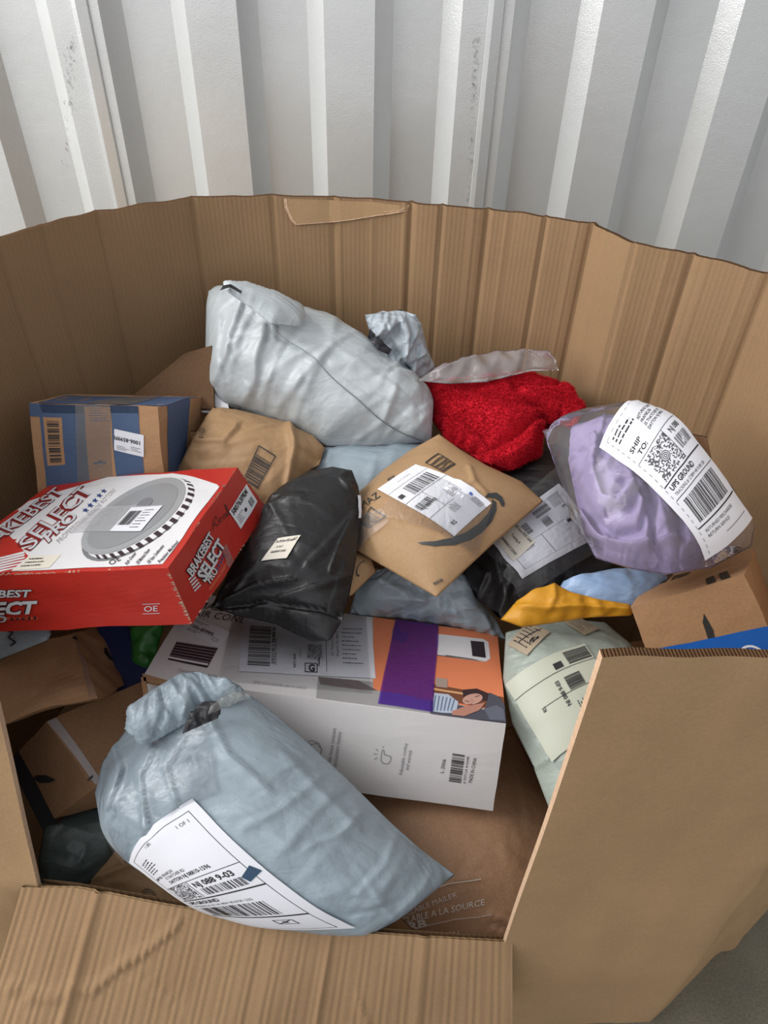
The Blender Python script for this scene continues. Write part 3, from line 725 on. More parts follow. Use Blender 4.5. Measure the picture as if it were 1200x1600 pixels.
# --- brown paper mailer (left)
sides = [[(268, 745, .59), (330, 770), (400, 790), (440, 800, .575)], [(440, 800, .575), (470, 745), (498, 725), (508, 700, .62)],
         [(508, 700, .62), (490, 681), (440, 657), (380, 642), (332, 637, .66)], [(332, 637, .66), (305, 680), (285, 720), (268, 745, .59)]]
root, G, N, P0 = pouch('paper_mailer', 'pouch', 'crumpled brown paper mailer behind the red box, with a boxed black barcode', 'mailer', sides, KRAFT, ex=.07, press=1.2, seed=11., n=80, mm=66, amp=.004, ampsc=18, wr=.6, tent=(30, .006, .03, 30, 60, 7, .08), flat=[[(378, 752), (405, 766), (433, 713), (402, 694)]], k=.985,
    fl=[([(455, 665), (462, 700), (452, 760)], .014, 8, .5), ([(370, 668), (350, 690), (310, 690)], .008, 8, .4), ([(470, 700), (500, 720)], -.008, 8, .6)])
mb = MB(); c = Canvas(G, [(380, 750), (403, 764), (431, 713), (404, 696)], 30, 60, 6, 10, off=.0015, smooth=3)
c.frame(0, 0, 30, 60, 1.6); c.bars(2, 2, 26, 46, 20, vert=False, seed=3); c.put(mb); mb.build('printed_barcode', root)
mb = MB(); c = Canvas(G, [(312, 690), (322, 690), (322, 668), (312, 668)], 10, 20, 3, 4, off=.002, smooth=3)
c.ring(5, 13, 4.5, .8); c.text('A', 3, 11, 4); c.small(1, 5, 8, 2, 2, 1.2, 4); c.put(mb); mb.build('printed_mark', root)

# --- blue-grey mailer under the big one
sides = [[(478, 785, .565), (560, 800), (640, 790), (700, 760, .565)], [(700, 760, .565), (690, 720), (668, 688, .60)], [(668, 688, .60), (600, 694), (540, 697), (498, 704, .60)], [(498, 704, .60), (480, 730), (474, 760), (478, 785, .565)]]
pouch('plastic_mailer', 'pouch', 'smooth blue-grey plastic mailer lying just below the biggest pale one', 'mailer', sides, POLYB, ex=.08, press=1.2, seed=12., n=60, mm=50, wr=.4, tent=(20, .004, .025, 40, 40, 7, .08))

# --- black mailer with clear label pouch
sides = [[(715, 875, .545), (745, 935), (790, 972), (860, 960), (960, 950), (1010, 935, .53)], [(1010, 935, .53), (990, 850), (940, 770), (900, 710, .60)],
         [(900, 710, .60), (860, 695), (820, 700), (780, 730, .60)], [(780, 730, .60), (745, 790), (715, 875, .545)]]
root, G, N, P0 = pouch('plastic_mailer', 'pouch', 'black plastic mailer with a clear label pocket, under the brown smile-printed envelope', 'mailer', sides, POLYK, ex=.05, press=1.1, seed=14., n=90, mm=66, amp=.003, ampsc=20, k=1.03, tent=(26, .006, .022, 50, 50, 9, .07), flat=[[(815, 912), (940, 842), (872, 745), (750, 838)]],
    fl=[([(730, 880), (760, 900), (745, 930)], .01, 8, .5), ([(800, 900), (780, 960)], .01, 10, .5), ([(770, 860), (790, 940)], .008, 8, .4)])
c = Canvas(G, [(815, 905), (932, 842), (872, 758), (760, 838)], 108, 165, 12, 14, off=.0035, smooth=8)
# label reads from lower left; quad order bl,br,tr,tl around the photo
mb = MB(); c.paper(mb, WHITE)
c.frame(10, 18, 88, 130, .6); c.rect(10, 78, 88, .7); c.rect(52, 18, .6, 60)
c.bars(24, 96, 24, 34, 22, vert=False, seed=8); c.bars(60, 120, 20, 26, 16, vert=False, seed=9); c.bars(62, 86, 10, 26, 14, vert=False, seed=10); c.rect(86, 66, 9, 9); c.bars(26, 60, 12, 18, 9, vert=False, seed=4)
c.small(84, 150, 20, 8, 2.4, 1.2, 6); c.small(84, 130, 16, 6, 2.4, 1.2, 7); c.text('R1', 92, 112, 5, bold=.03, rot=-90)
c.put(mb); sl_ = mb.build('shipping_label', root)
mb = MB(); c2 = Canvas(G, [(802, 880), (836, 848), (806, 818), (776, 846)], 42, 60, 5, 6, off=.0052, smooth=4); c2.paper(mb, CREAM)
c2.text('UPS Store RFID Label', 36, 56, 4.4, bold=.02, rot=-90, w=50); c2.text('Tracking #', 23, 46, 4, bold=.02, rot=-90, w=26); c2.text('0000000Z19 3DNX', 8, 55, 4, bold=.03, rot=-90, w=48)
c2.put(mb); mb.build('tracking_sticker', sl_)
mb = MB(); Canvas(G, [(812, 938), (945, 855), (868, 735), (750, 835)], 1, 1, 14, 14, off=.006, smooth=8).paper(mb, film('label_pocket_film', (.985, .985, .99), .03, .9, .15, 60), False); mb.build('label_pocket', root)

# --- blue-grey mailer under the kraft envelope
sides = [[(545, 962, .46), (620, 966), (700, 978), (792, 1000, .45)], [(792, 1000, .45), (775, 968), (748, 935), (728, 900, .54)], [(728, 900, .54), (690, 880), (640, 880), (590, 890, .55)], [(590, 890, .55), (555, 925), (545, 962, .46)]]
pouch('plastic_mailer', 'pouch', 'blue-grey plastic mailer squeezed between white carton and smile-printed envelope', 'mailer', sides, POLYB, ex=.08, press=1.2, seed=15., n=80, mm=56, amp=.003, ampsc=20, k=1.03, tent=(24, .005, .025, 30, 50, 11, .08), fl=[([(600, 905), (640, 930), (700, 950)], .006, 12, .4), ([(760, 960), (772, 990)], .006, 6, .4)])

# --- small kraft mailer with pinked edge
root, G, N, P0 = pouch('paper_mailer', 'pouch', 'sliver of brown paper mailer beside the black mailer, black arc printed on it', 'mailer',
    [[(535, 935, .565), (550, 930), (565, 915), (588, 893, .565)], [(588, 893, .565), (580, 872, .58)], [(580, 872, .58), (560, 862), (540, 865, .58)], [(540, 865, .58), (532, 900), (535, 935, .565)]], KRAFT, ex=.03, seed=16., n=24, mm=20, iters=60)
mb = MB(); c = Canvas(G, [(552, 915), (578, 890), (575, 874), (552, 884)], 30, 30, 5, 5, off=.001); c.ring(18, 14, 13, 2, a0=70, a1=230); c.put(mb); mb.build('printed_arc', root)

# --- kraft smile envelope
BLK = mat('faded_black_ink', (.035, .037, .037, 1), .4)
def pc(G, pts, off=.0012, nx=40, ny=40): return Canvas(G, [(0, 0), (1, 0), (1, 1), (0, 1)], 1, 1, nx, ny, off=off, px=False, smooth=0)
def smile_art(mb, G):
    c = pc(G, None)
    for pts in ([(653, 848), (680, 846), (705, 841), (728, 832), (748, 818), (762, 803), (769, 787), (767, 780), (775, 785), (775, 797), (768, 815), (753, 832), (735, 844), (710, 852), (680, 854), (658, 851)],
                [(757, 778), (762, 771), (775, 770), (784, 777), (788, 787), (787, 792), (783, 791), (779, 783), (773, 779), (764, 778)]):
        c.poly([G.inv(*p) for p in pts], BLK)
    c.put(mb)
    for quad, seed in (([(692, 739), (712, 726), (685, 709), (664, 724)], 4), ([(565, 818), (578, 826), (604, 807), (580, 792)], 5)):
        c = Canvas(G, quad, 30, 20, 5, 4, off=.0012, smooth=1); c.frame(0, 0, 30, 20, 1.3); r = random.Random(seed)
        for i in range(6):
            y = 2.5+i*2.3; c.line([(1, y), (8, y+r.uniform(-1, 1)), (15, y+r.uniform(-1, 1)), (22, y+r.uniform(-1, 1)), (29, y)], .6+r.random()*.5)
        c.put(mb)
    c = Canvas(G, [(568, 800), (600, 777), (590, 766), (556, 790)], 40, 16, 4, 4, off=.0012); c.text('MAZ', 3, 3, 11, BLK, w=34); c.put(mb)
    c = Canvas(G, [(678, 916), (696, 907), (692, 902), (675, 911)], 20, 6, 3, 3, off=.0012); c.text('82530', 1, 1, 4.5, BLK, .03); c.put(mb)
    c = Canvas(G, [(607, 754), (620, 748), (616, 741), (604, 748)], 20, 8, 3, 3, off=.0012); c.text('82530', 1, 1, 5, BLK, .03); c.put(mb)
sides = [[(682, 933, .605), (720, 897), (770, 850), (815, 812), (849, 783, .645)], [(849, 783, .645), (815, 752), (760, 727), (720, 703), (686, 678, .665)],
         [(686, 678, .665), (640, 704), (600, 733), (550, 778), (515, 812, .585)], [(515, 812, .585), (560, 862), (620, 897), (682, 933, .605)]]
root, G, N, P0 = pouch('paper_mailer', 'pouch', 'flat brown envelope printed with a black smile, white shipping label on top', 'mailer', sides, KRAFT, ex=.014, press=.8, seed=17., n=80, mm=70, under=.8, wr=1.2, rim=.006, tent=(14, .0022, .02, 20, 70, 13, .06), art=smile_art, flat=[[(706, 845), (772, 788), (650, 722), (586, 765)]],
    fl=[([(735, 730), (742, 752), (760, 770)], .004, 5, .5), ([(742, 752), (720, 765)], .003, 5, .5), ([(590, 870), (575, 830), (610, 815)], .003, 8, .4)])
# shipping label
mb = MB(); c = Canvas(G, [(767, 787), (650, 727), (591, 766), (709, 839)], 150, 100, 12, 8, off=.0016, smooth=3)
# width axis runs back to the upper left; text reads upside down in the photo
c.paper(mb, WHITE)
c.bars(92, 12, 26, 62, 22, vert=False, seed=11); c.rect(124, 0, .6, 100); c.rect(88, 0, .8, 100); c.rect(44, 40, .6, 60); c.rect(44, 60, 44, .6)
c.rect(100, 84, 9, 11); c.bars(62, 64, 14, 32, 14, vert=False, seed=12); c.small(48, 36, 24, 8, 3, 1.6, 14)
c.text('NJ 088 9-03', 60, 92, 7, bold=.02, rot=-90, w=34); c.text('RS', 12, 84, 7, bold=.02, rot=-90); c.small(6, 20, 22, 4, 3, 1.6, 15); c.small(26, 60, 18, 6, 3, 1.6, 16); c.rect(30, 10, 6, 5, mat('blue_ink', '#4a66b0', .5))
c.small(134, 60, 4, 8, 4, 1.6, 17)
c.put(mb); mb.build('shipping_label', root)
mb = MB(); Canvas(G, [(596, 808), (742, 872), (766, 800), (640, 730)], 1, 1, 14, 12, off=.0024, smooth=2).paper(mb, film('tape_over_label', (.985, .98, .975), .02, .9, .2, 45), False)
Canvas(G, [(562, 858), (610, 815), (598, 795), (540, 812)], 1, 1, 8, 8, off=.0022, smooth=1).paper(mb, TAPE, False); mb.build('packing_tape', root)

# --- light blue mailer, yellow mailer
pouch('plastic_mailer', 'pouch', 'light blue plastic mailer under the bag of lilac cloth', 'mailer',
      [[(870, 925, .56), (920, 955), (985, 955), (1030, 935, .56)], [(1030, 935, .56), (1045, 905), (1030, 885, .59)], [(1030, 885, .59), (960, 888), (900, 900, .59)], [(900, 900, .59), (880, 908), (870, 925, .56)]], POLYL, ex=.08, seed=18., n=40, mm=30, amp=.004)
pouch('padded_mailer', 'pouch', 'mustard yellow padded paper mailer wedged between the black mailer and the green-grey one', 'mailer',
      [[(782, 968, .565), (815, 980), (840, 977), (920, 965), (986, 962, .575)], [(986, 962, .575), (990, 953), (984, 944, .585)], [(984, 944, .585), (935, 936), (890, 924), (866, 911, .60), (835, 922, .60)], [(835, 922, .60), (808, 938), (782, 968, .565)]], YEL, ex=.07, press=1., seed=19., n=50, mm=26, amp=.006, ampsc=22,
      fl=[([(866, 912), (868, 930), (860, 950)], .006, 6, .4), ([(812, 945), (860, 948), (900, 945), (980, 950)], .006, 6, .4)])

# --- brown carton with blue tape (right)
def adj(BX, fix):
    for key, (px, py) in fix.items(): d = (np.array(BX[key])-CAM)@_f; BX[key] = CAM+ray(px, py)*d
BX = box8([.4306, .6735, .4754], [.5549, .6462, .5721], [.6337, .7714, .5068], [.51, .7988, .4103], [.3631, .7278, .5991], [.4852, .702, .6974], [.5649, .8258, .6306], [.4405, .8545, .5354])
adj(BX, {(0, 0, 1): (986, 948), (1, 0, 1): (1163, 898), (1, 1, 1): (1177, 857), (0, 1, 1): (1017, 900), (0, 0, 0): (1034, 1085), (1, 0, 0): (1232, 1050)})
root = thing('carton', 'brown carton with bright blue tape, right side beneath the lilac bag', 'box', base_of(list(BX.values())))
mb = MB(); FX = hexa(BX, BOXC, mb, dent=.0012, seed=7.)
c = Canvas(FX['front'], [(0, 0), (1, 0), (1, 1), (0, 1)], 200, 140, 12, 10, off=.0004, px=False, smooth=0)
c.poly([(103, 62), (112, 60), (117, 78), (114, 104), (106, 92)], BLK); c.put(mb)
c = Canvas(FX['top'], [(1107, 925), (1150, 905), (1140, 890), (1100, 905)], 50, 20, 4, 4, off=.0006); c.rect(3, 2, 16, 16, INK); c.rect(28, 2, 16, 16, INK); c.put(mb)
c = Canvas(FX['top'], [(1012, 918), (1040, 910), (1052, 897), (1024, 903)], 30, 18, 4, 4, off=.0006); c.frame(0, 0, 30, 18, 2, BLK); c.text('SUN', 4, 4, 10, BLK, .03, w=22); c.put(mb)
c = Canvas(FX['top'], [(1044, 912), (1078, 900), (1085, 890), (1055, 897)], 60, 14, 4, 4, off=.0006); c.text('amazon', 2, 4, 9, BLK, .04, w=50); c.put(mb)
mb.build('box_body', root)
BLUET = mat('blue_tape', '#1f62b8', .35, [('noise', 60, .3, .002)], .04)
mb = MB(); c = Canvas(FX['front'], [(1024, 1060), (1236, 1045), (1212, 975), (1022, 1014)], 190, 50, 12, 5, off=.0012, smooth=0).paper(mb, BLUET, False)
c.ring(150, 14, 24, 3, WHITE, a0=40, a1=170, ry=20); c.rect(52, 0, 14, 40, INK); c.put(mb); mb.build('blue_tape', root)

# carton beneath it, standing on the bin bottom
def yawbox(cx, cy, z0, w, d, h, deg):
    a = math.radians(deg); ux = np.array([math.cos(a), math.sin(a), 0])*w/2; uy = np.array([-math.sin(a), math.cos(a), 0])*d/2; c0 = np.array([cx, cy, z0]); z = np.array([0, 0, h])
    return box8(c0-ux-uy, c0+ux-uy, c0+ux+uy, c0-ux+uy, c0-ux-uy+z, c0+ux-uy+z, c0+ux+uy+z, c0-ux+uy+z)
YB = yawbox(.47, .68, .014, .28, .30, .385, 12)
root = thing('carton', 'plain brown carton on the bin bottom, right corner below the blue-taped carton', 'box', base_of(list(YB.values())))
mb = MB(); hexa(YB, BOXD, mb, dent=.002, seed=22.); mb.build('box_body', root)

# small dark carton behind the lilac bag
slab('cardboard_sheet', 'sheet', 'plain brown cardboard sheet leaning on the right wall behind the lilac bag', 'box', [[(1035, 740, .72), (1120, 760, .72), (1105, 684, .79), (1050, 672, .79)]], BOXD, .004)

# --- clear bag with lilac garment
LIL = mat('lilac_fabric', '#9d8fb4', .85, [('noise', 90, .3, .003)], .05, .2)
sides = [[(915, 835, .66), (950, 868), (1000, 888), (1062, 886, .67)], [(1062, 886, .67), (1120, 850), (1110, 800), (1060, 740), (1030, 690, .76)],
         [(1030, 690, .76), (990, 655), (945, 652), (893, 668, .73)], [(893, 668, .73), (888, 720), (900, 780), (915, 835, .66)]]
P0 = coons(sides, 110, 96); P, N = puff(P0, .10, 1.5, 130, .05, 21., .6)
if N[2] < 0: N = -N
P = folds(P, N, [([(905, 760), (925, 800), (960, 830), (1000, 825), (1010, 790)], -.020, 9, .5), ([(930, 690), (925, 740), (940, 780), (965, 790), (985, 765)], .016, 12, .5), ([(950, 800), (985, 790), (1000, 760), (980, 745), (965, 765)], -.018, 8, .6),
    ([(1010, 740), (1025, 780), (1020, 840), (1040, 870)], -.02, 8, .4), ([(985, 740), (1010, 800), (1015, 850)], .014, 9, .5), ([(890, 705), (930, 705), (950, 690)], -.007, 4, .6), ([(905, 800), (940, 845), (1000, 855), (1060, 840)], .012, 10, .5), ([(900, 740), (912, 790), (940, 830), (985, 845)], -.014, 7, .5), ([(1060, 800), (1070, 840)], -.014, 9, .6)])
P = P+N*(tents(P, N, 60, .007, .018, 60, 50, 8, .08)*np.clip(np.minimum.outer(np.sin(np.linspace(0, math.pi, 96)), np.sin(np.linspace(0, math.pi, 110)))*4, 0, 1))[..., None]
H = ((P-P0)@N)[..., None]; root = thing('lilac_garment', 'lilac cloth garment twisted up inside the clear plastic bag', 'clothing', base_of(P0-N*.02))
mb = MB(); g = Grid(P); fl_ = g.N[35, 40]@N < 0; mb.grid(P, LIL, flip=fl_); mb.grid(P0-N*np.clip(H, 0, 1)*.3, LIL, flip=not fl_); mb.build('folded_cloth', root, merge=.0003)
sides = [[(895, 805, .66), (930, 872), (990, 890), (1040, 898), (1110, 888), (1172, 855, .71)], [(1172, 855, .71), (1180, 822), (1150, 770), (1100, 722), (1050, 682, .79)],
         [(1050, 682, .79), (1010, 650), (970, 636), (910, 650), (848, 673, .73)], [(848, 673, .73), (868, 730), (895, 805, .66)]]
root, G, N, P0 = pouch('clear_plastic_bag', 'film', 'clear plastic bag wrapped round lilac cloth, big white shipping label on its side', 'bag', sides, film('garment_bag_film', (.95, .95, .96), .07, .9, .12, 30), ex=.14, press=1.8, seed=23., n=70, mm=60, amp=.008, ampsc=14, wr=.5, under=.3)

def tq(mb, G, t, quad, m=INK, bold=0., shear=0., off=.0008, nx=6, ny=3, px=True, smooth=0):
    """text fitted to a quad: bl, br, tr, tl of the reader"""
    tri, tw = text_mesh(t, bold, shear); c = Canvas(G, quad, tw+.02, .74, nx, ny, off=off, px=px, smooth=smooth)
    for q in tri: c.poly([(a, max(b, 0)) for a, b in q], m)
    c.put(mb)
def stars(mb, G, quad, n, m, off=.0012):
    c = Canvas(G, quad, n*10, 10, 6, 2, off=off, smooth=0)
    for k in range(n):
        pts = [(k*10+5+(4.2 if i % 2 == 0 else 1.7)*math.sin(i*math.pi/5), 5+(4.2 if i % 2 == 0 else 1.7)*math.cos(i*math.pi/5)) for i in range(10)]
        c.poly(pts, m)
    c.put(mb)
mb = MB(); c = Canvas(G, [(1100, 872), (1170, 812), (990, 643), (938, 702)], 100, 230, 9, 20, off=.003, smooth=5)
c.paper(mb, WHITE)
GREY = mat('grey_print', '#8b8b90', .6)
for k in range(22): c.rect(7, 6+k*10, .8, 5, GREY)
for k in range(10): c.rect(8+k*9, 220, 5, .8, GREY)
c.small(12, 212, 30, 3, 6, 3.4, 31); c.text('SHIP', 12, 176, 6.5, bold=.02); c.text('TO:', 16, 165, 6.5, bold=.02)
c.text('RETURNS DEPT', 44, 194, 4.6, bold=.01, w=38); c.text('FRANKLIN', 44, 187, 4.6, bold=.01, w=26); c.text('35 THATCHER RD', 44, 180, 4.6, bold=.01, w=40); c.text('DAYTON NJ 08810', 44, 173, 4.6, bold=.01, w=42)
c.rect(8, 160, 88, .7); c.rect(54, 116, .7, 44); c.maxi(14, 117, 40, 4); c.text('NJ 088', 62, 148, 7, bold=.02, w=26); c.bars(60, 126, 30, 16, 14, seed=33)
c.rect(8, 113, 88, 1.6); c.text('UPS GROUND', 12, 103, 7, bold=.03, w=44); c.text('TRACKING #: 1Z 88W 440 90 5801 3260', 12, 95, 4.4, w=64); c.rect(8, 91, 88, .9)
c.bars(14, 50, 68, 36, 34, seed=34); c.rect(8, 44, 88, 1.8); c.text('RETURNED MERCHANDISE', 14, 34, 4.6, w=56); c.text('RETURN SERVICE', 14, 26, 4.6, w=40)
c.rect(40, 16, 50, .7)
c.put(mb); mb.build('shipping_label', root)

# --- white air conditioner carton
AC = box8([-.349, .587, .372], [.1748, .5411, .3475], [.1877, .7669, .2757], [-.3327, .8124, .2997], [-.3369, .6349, .5239], [.18, .5895, .5001], [.198, .8141, .4269], [-.3227, .8615, .4531])
root = thing('carton', 'long white printed carton with purple tape and orange bedroom picture, in the middle', 'box', base_of(list(AC.values())))
mb = MB(); FA = hexa(AC, GLOSSW, mb, dent=.0007, seed=2., n=10, faces={'left': BOXD})
T = FA['top']; Fr = FA['front']
ORG = mat('orange_print', '#e8895f', .45); BRN = mat('brown_print', '#7a4a35', .5); SKIN = mat('skin_print', '#c79a8a', .5); HAIR = mat('hair_print', '#3d2c2c', .5)
PIL = mat('slate_print', '#4f505c', .5); STR = mat('pale_stripe_print', '#b9c3d3', .5); STB = mat('blue_stripe_print', '#6a7f9c', .5); PALE = mat('faded_print', '#a7a5a4', .5); ARM = mat('warm_print', '#b98472', .5); DKP = mat('dark_print', '#34282e', .4)
# photo picture, in image pixels of the visible top
x0, y0 = 480, 1140
c = Canvas(T, [(480, 1140), (800, 1140), (800, 950), (480, 950)], 320, 190, 1, 1)
def topc(off=.0004): return Canvas(T, [(0, 0), (1, 0), (1, 1), (0, 1)], 1, 1, 12, 8, off=off, px=False, smooth=0)
def tp(c, pts, m, lift=0, G=T): c.poly([G.inv(*p) for p in pts], m, lift)
c = topc()
tp(c, [(583, 963), (640, 973), (777, 990), (790, 1112), (640, 1090), (583, 1078)], ORG)
tp(c, [(497, 1058), (583, 1066), (583, 1078), (790, 1112), (791, 1131), (494, 1091)], PALE)
tp(c, [(497, 1058), (560, 1064), (590, 1080), (560, 1078), (500, 1070)], mat('brown_grey_print', '#6f6260', .5), 1)
tp(c, [(683, 991), (755, 999), (763, 1004), (766, 1030), (758, 1035), (683, 1024)], mat('white_print', '#e8e6e8', .4), 1)
tp(c, [(683, 1022), (758, 1033), (758, 1035), (683, 1025)], DKP, 1)
tp(c, [(735, 1002), (756, 1004), (759, 1029), (738, 1026)], DKP, 2)
tp(c, [(676, 1070), (788, 1090), (790, 1112), (676, 1092)], BRN, 1)
tp(c, [(676, 1076), (740, 1086), (740, 1089), (676, 1079)], mat('lamp_print', '#d9a877', .5), 2)
tp(c, [(680, 1060), (699, 1062), (699, 1076), (681, 1074)], mat('pot_print', '#a9968c', .5), 2)
tp(c, [(672, 1096), (690, 1098), (791, 1116), (791, 1131), (672, 1116)], PIL, 2)
tp(c, [(678, 1084), (700, 1086), (716, 1098), (712, 1116), (690, 1115), (676, 1113)], STR, 3)
for k in range(6): tp(c, [(679+k*6, 1088+k), (681+k*6, 1088+k), (678+k*5.5, 1112), (676+k*5.5, 1112)], STB, 4)
tp(c, [(722, 1079), (745, 1077), (764, 1085), (768, 1096), (750, 1096), (724, 1090)], HAIR, 3)
face = [(738+15*math.cos(a)*1.05, 1094+8.5*math.sin(a)-5*math.cos(a)*.5) for a in np.linspace(0, 2*math.pi, 18, endpoint=False)]
tp(c, face, SKIN, 4)
tp(c, [(726, 1096), (733, 1098), (733, 1099), (726, 1097)], HAIR, 5); tp(c, [(742, 1090), (749, 1088), (749, 1089), (742, 1091)], HAIR, 5); tp(c, [(731, 1102), (738, 1101), (735, 1104)], mat('lip_print', '#a4605c', .5), 5); tp(c, [(736, 1093), (740, 1098), (736, 1098)], ARM, 5)
tp(c, [(706, 1113), (725, 1106), (745, 1102), (758, 1100), (748, 1112), (725, 1121), (706, 1119)], ARM, 5)
tp(c, [(764, 1084), (778, 1090), (790, 1104), (791, 1131), (745, 1126), (758, 1108)], PIL, 6)
tp(c, [(756, 1110), (775, 1104), (786, 1110), (789, 1128), (765, 1127)], mat('slate_light_print', '#656977', .5), 7)
tp(c, [(612, 985), (620, 972), (628, 990), (640, 985), (632, 1006), (612, 1000)], ARM, 1)
# fins picture and small print
tp(c, [(276, 1003), (341, 1013), (324, 1044), (262, 1031)], DKP)
for k in range(7):
    a = k/7; tp(c, [(276-14*a, 1003+28*a), (341-17*a, 1013+31*a), (341-17*a-.8, 1014.4+31*a), (276-14*a-.8, 1004.4+28*a)], mat('fin_print', '#8a7a80', .5), 1)
tp(c, [(263, 1026), (326, 1038), (324, 1041), (262, 1029)], mat('white_print', '#e8e6e8'), 2)
c.put(mb)
tq(mb, T, 'SMALL MINI', [(300, 949), (388, 962), (394, 952), (307, 939)], DKP); tq(mb, T, 'AIR CONDITIONER', [(300, 962), (452, 987), (458, 977), (307, 952)], DKP)
tq(mb, T, 'Direct air supply', [(278, 1050), (340, 1059), (341, 1054), (279, 1045)], PALE); tq(mb, T, 'Safety and cooling fan, easy to control', [(395, 1068), (478, 1078), (479, 1073), (396, 1063)], PALE)
LG = mat('light_grey_print', '#86858a', .6)
tq(mb, Fr, 'Whole house constant', [(516, 1200), (526, 1137), (519, 1136), (509, 1199)], LG); tq(mb, Fr, 'temperature heating', [(526, 1198), (534, 1143), (527, 1142), (519, 1197)], LG)
tq(mb, Fr, 'Adjustable cooling', [(628, 1211), (637, 1161), (631, 1160), (622, 1210)], LG); tq(mb, Fr, 'and warmth', [(638, 1203), (644, 1172), (638, 1171), (632, 1202)], LG)
tq(mb, Fr, 'L-2006', [(693, 1208), (697, 1186), (691, 1185), (687, 1207)], DKP); tq(mb, Fr, 'MADE IN CHINA', [(737, 1223), (745, 1184), (739, 1183), (731, 1222)], DKP); tq(mb, Fr, '6 937124 416448', [(727, 1224), (733, 1182), (729, 1181), (723, 1223)], DKP)
c = Canvas(Fr, [(701, 1220), (722, 1223), (728, 1179), (707, 1176)], 24, 46, 3, 4, off=.0006, smooth=0); c.bars(0, 0, 22, 46, 26, vert=False, seed=41); c.put(mb)
c = Canvas(Fr, [(476, 1182), (504, 1186), (507, 1158), (479, 1154)], 28, 28, 3, 3, off=.0006, smooth=0)
c.line([(1, 22), (8, 27), (20, 24), (26, 14)], 1.0, LG); c.line([(8, 22), (8, 6), (24, 5), (25, 16), (16, 24), (5, 18)], 1.1, LG); c.frame(13, 5, 5, 8, .8, LG); c.put(mb)
c = Canvas(Fr, [(582, 1194), (612, 1198), (616, 1168), (586, 1164)], 30, 30, 3, 3, off=.0006, smooth=0)
c.line([(12, 20), (12, 8), (16, 4), (24, 4), (27, 9), (27, 16), (16, 18), (15, 24), (12, 24), (12, 18)], 1.1, LG)
for a, b in (((6, 22), (2, 25)), ((5, 17), (0, 17)), ((6, 12), (2, 8)), ((13, 27), (13, 30))): c.line([a, b], 1, LG)
c.put(mb)
mb.build('box_body', root)
mb = MB()
for pts in ([(222, 1052), (262, 1063), (265, 1071), (240, 1068), (225, 1064)], [(220, 1058), (228, 1058), (232, 1090), (226, 1100)]):
    q = [at(x, y, .53) for x, y in pts]
    mb.poly(q, BOXD); mb.poly([p-np.array([0, 0, .004]) for p in q][::-1], BOXC)
mb.build('torn_edge', root)
mb = MB(); c = Canvas(T, [(373, 1050), (587, 1061), (580, 973), (381, 965)], 210, 90, 12, 8, off=.0014, smooth=0)
c.paper(mb, WHITE); c.bars(12, 10, 34, 66, 34, vert=False, seed=50); c.bars(48, 14, 5, 60, 30, vert=False, seed=51)
c.text('(9622001900000)', 56, 12, 3, rot=90, w=44); c.text('RETURN', 86, 10, 4, bold=.02, rot=90); c.text('Ground', 94, 26, 3, rot=90)
c.maxi(104, 24, 24, 6); c.frame(100, 4, 20, 14, 1.4); c.text('G', 106, 6, 10, bold=.05); c.text('FedEx', 124, 14, 4, bold=.03, rot=90); c.rect(134, 6, .8, 78)
c.text('35 Thatcher Rd', 146, 30, 4, rot=90, w=42); c.text('Dayton NJ 08810', 154, 30, 4, rot=90, w=42); c.small(160, 76, 34, 9, 7, 2, 52)
c.put(mb); mb.build('shipping_label', root)
mb = MB(); c = Canvas(T, [(282, 986), (340, 1012), (362, 990), (302, 964)], 60, 32, 6, 4, off=.0022, smooth=0)
c.paper(mb, WHITE); c.text('1006-8599FL', 6, 12, 6.5, bold=.02, w=38); c.small(6, 26, 26, 2, 3, 1.4, 53); c.small(6, 8, 20, 2, 3, 1.4, 54); c.frame(46, 6, 8, 5, .6); c.put(mb); mb.build('sticker', root)
PUR = film('purple_tape', (.52, .34, .95), .24, .8, .2, 70)
PUR.node_tree.nodes['Diffuse BSDF'].inputs[0].default_value = (.20, .09, .60, 1)
mb = MB(); Canvas(T, [(590, 1101), (676, 1114), (685, 977), (618, 967)], 1, 1, 10, 14, off=.0022, smooth=0).paper(mb, PUR, False); mb.build('purple_tape', root)
mb = MB(); Canvas(T, [(340, 1066), (580, 1086), (572, 962), (372, 935)], 1, 1, 12, 8, off=.003, smooth=0).paper(mb, TAPE if False else film('label_pocket_film', (.985, .985, .99), .03, .9, .15, 60), False); mb.build('label_pocket', root)

# --- red rotor box
RB = {k_: CAM+(v_-CAM)*.91 for k_, v_ in {k2: np.array(v2) for k2, v2 in box8([-.6304, .6902, .5379], [-.2589, .6598, .6125], [-.2078, .9944, .535], [-.5857, 1.0232, .4585], [-.6507, .7154, .6289], [-.2827, .6803, .6981], [-.2554, 1.0098, .6148], [-.595, 1.0473, .5483]).items()}.items()}
root = thing('carton', 'flat red and white printed carton with a grey brake disc picture, at the left', 'box', base_of(list(RB.values())))
mb = MB(); FRd = hexa(RB, REDC, mb, dent=.0016, seed=5., n=12)
T = FRd['top']; Fr = FRd['front']; Ri = FRd['right']
WPR = mat('white_print_board', '#dcdbdd', .42); DISC = mat('disc_print', '#9a9c9e', .45); DISC2 = mat('disc_dark_print', '#77797c', .45); DR = mat('dark_red_print', '#7c1414', .5); NVY = mat('navy_print', '#2b3f7a', .5); SIL = mat('silver_print', '#c9cdd2', .4)
c = Canvas(T, [(0, 0), (1, 0), (1, 1), (0, 1)], 1, 1, 12, 12, off=.0004, px=False, smooth=0)
P_ = lambda pts, m, lift=0: tp(c, pts, m, lift, T)
c.poly([(.01, .02), (.97, .03), (.975, .78), (.80, .90), (.66, .97), (.30, .975), (.20, .90), (.01, .72)], WPR)
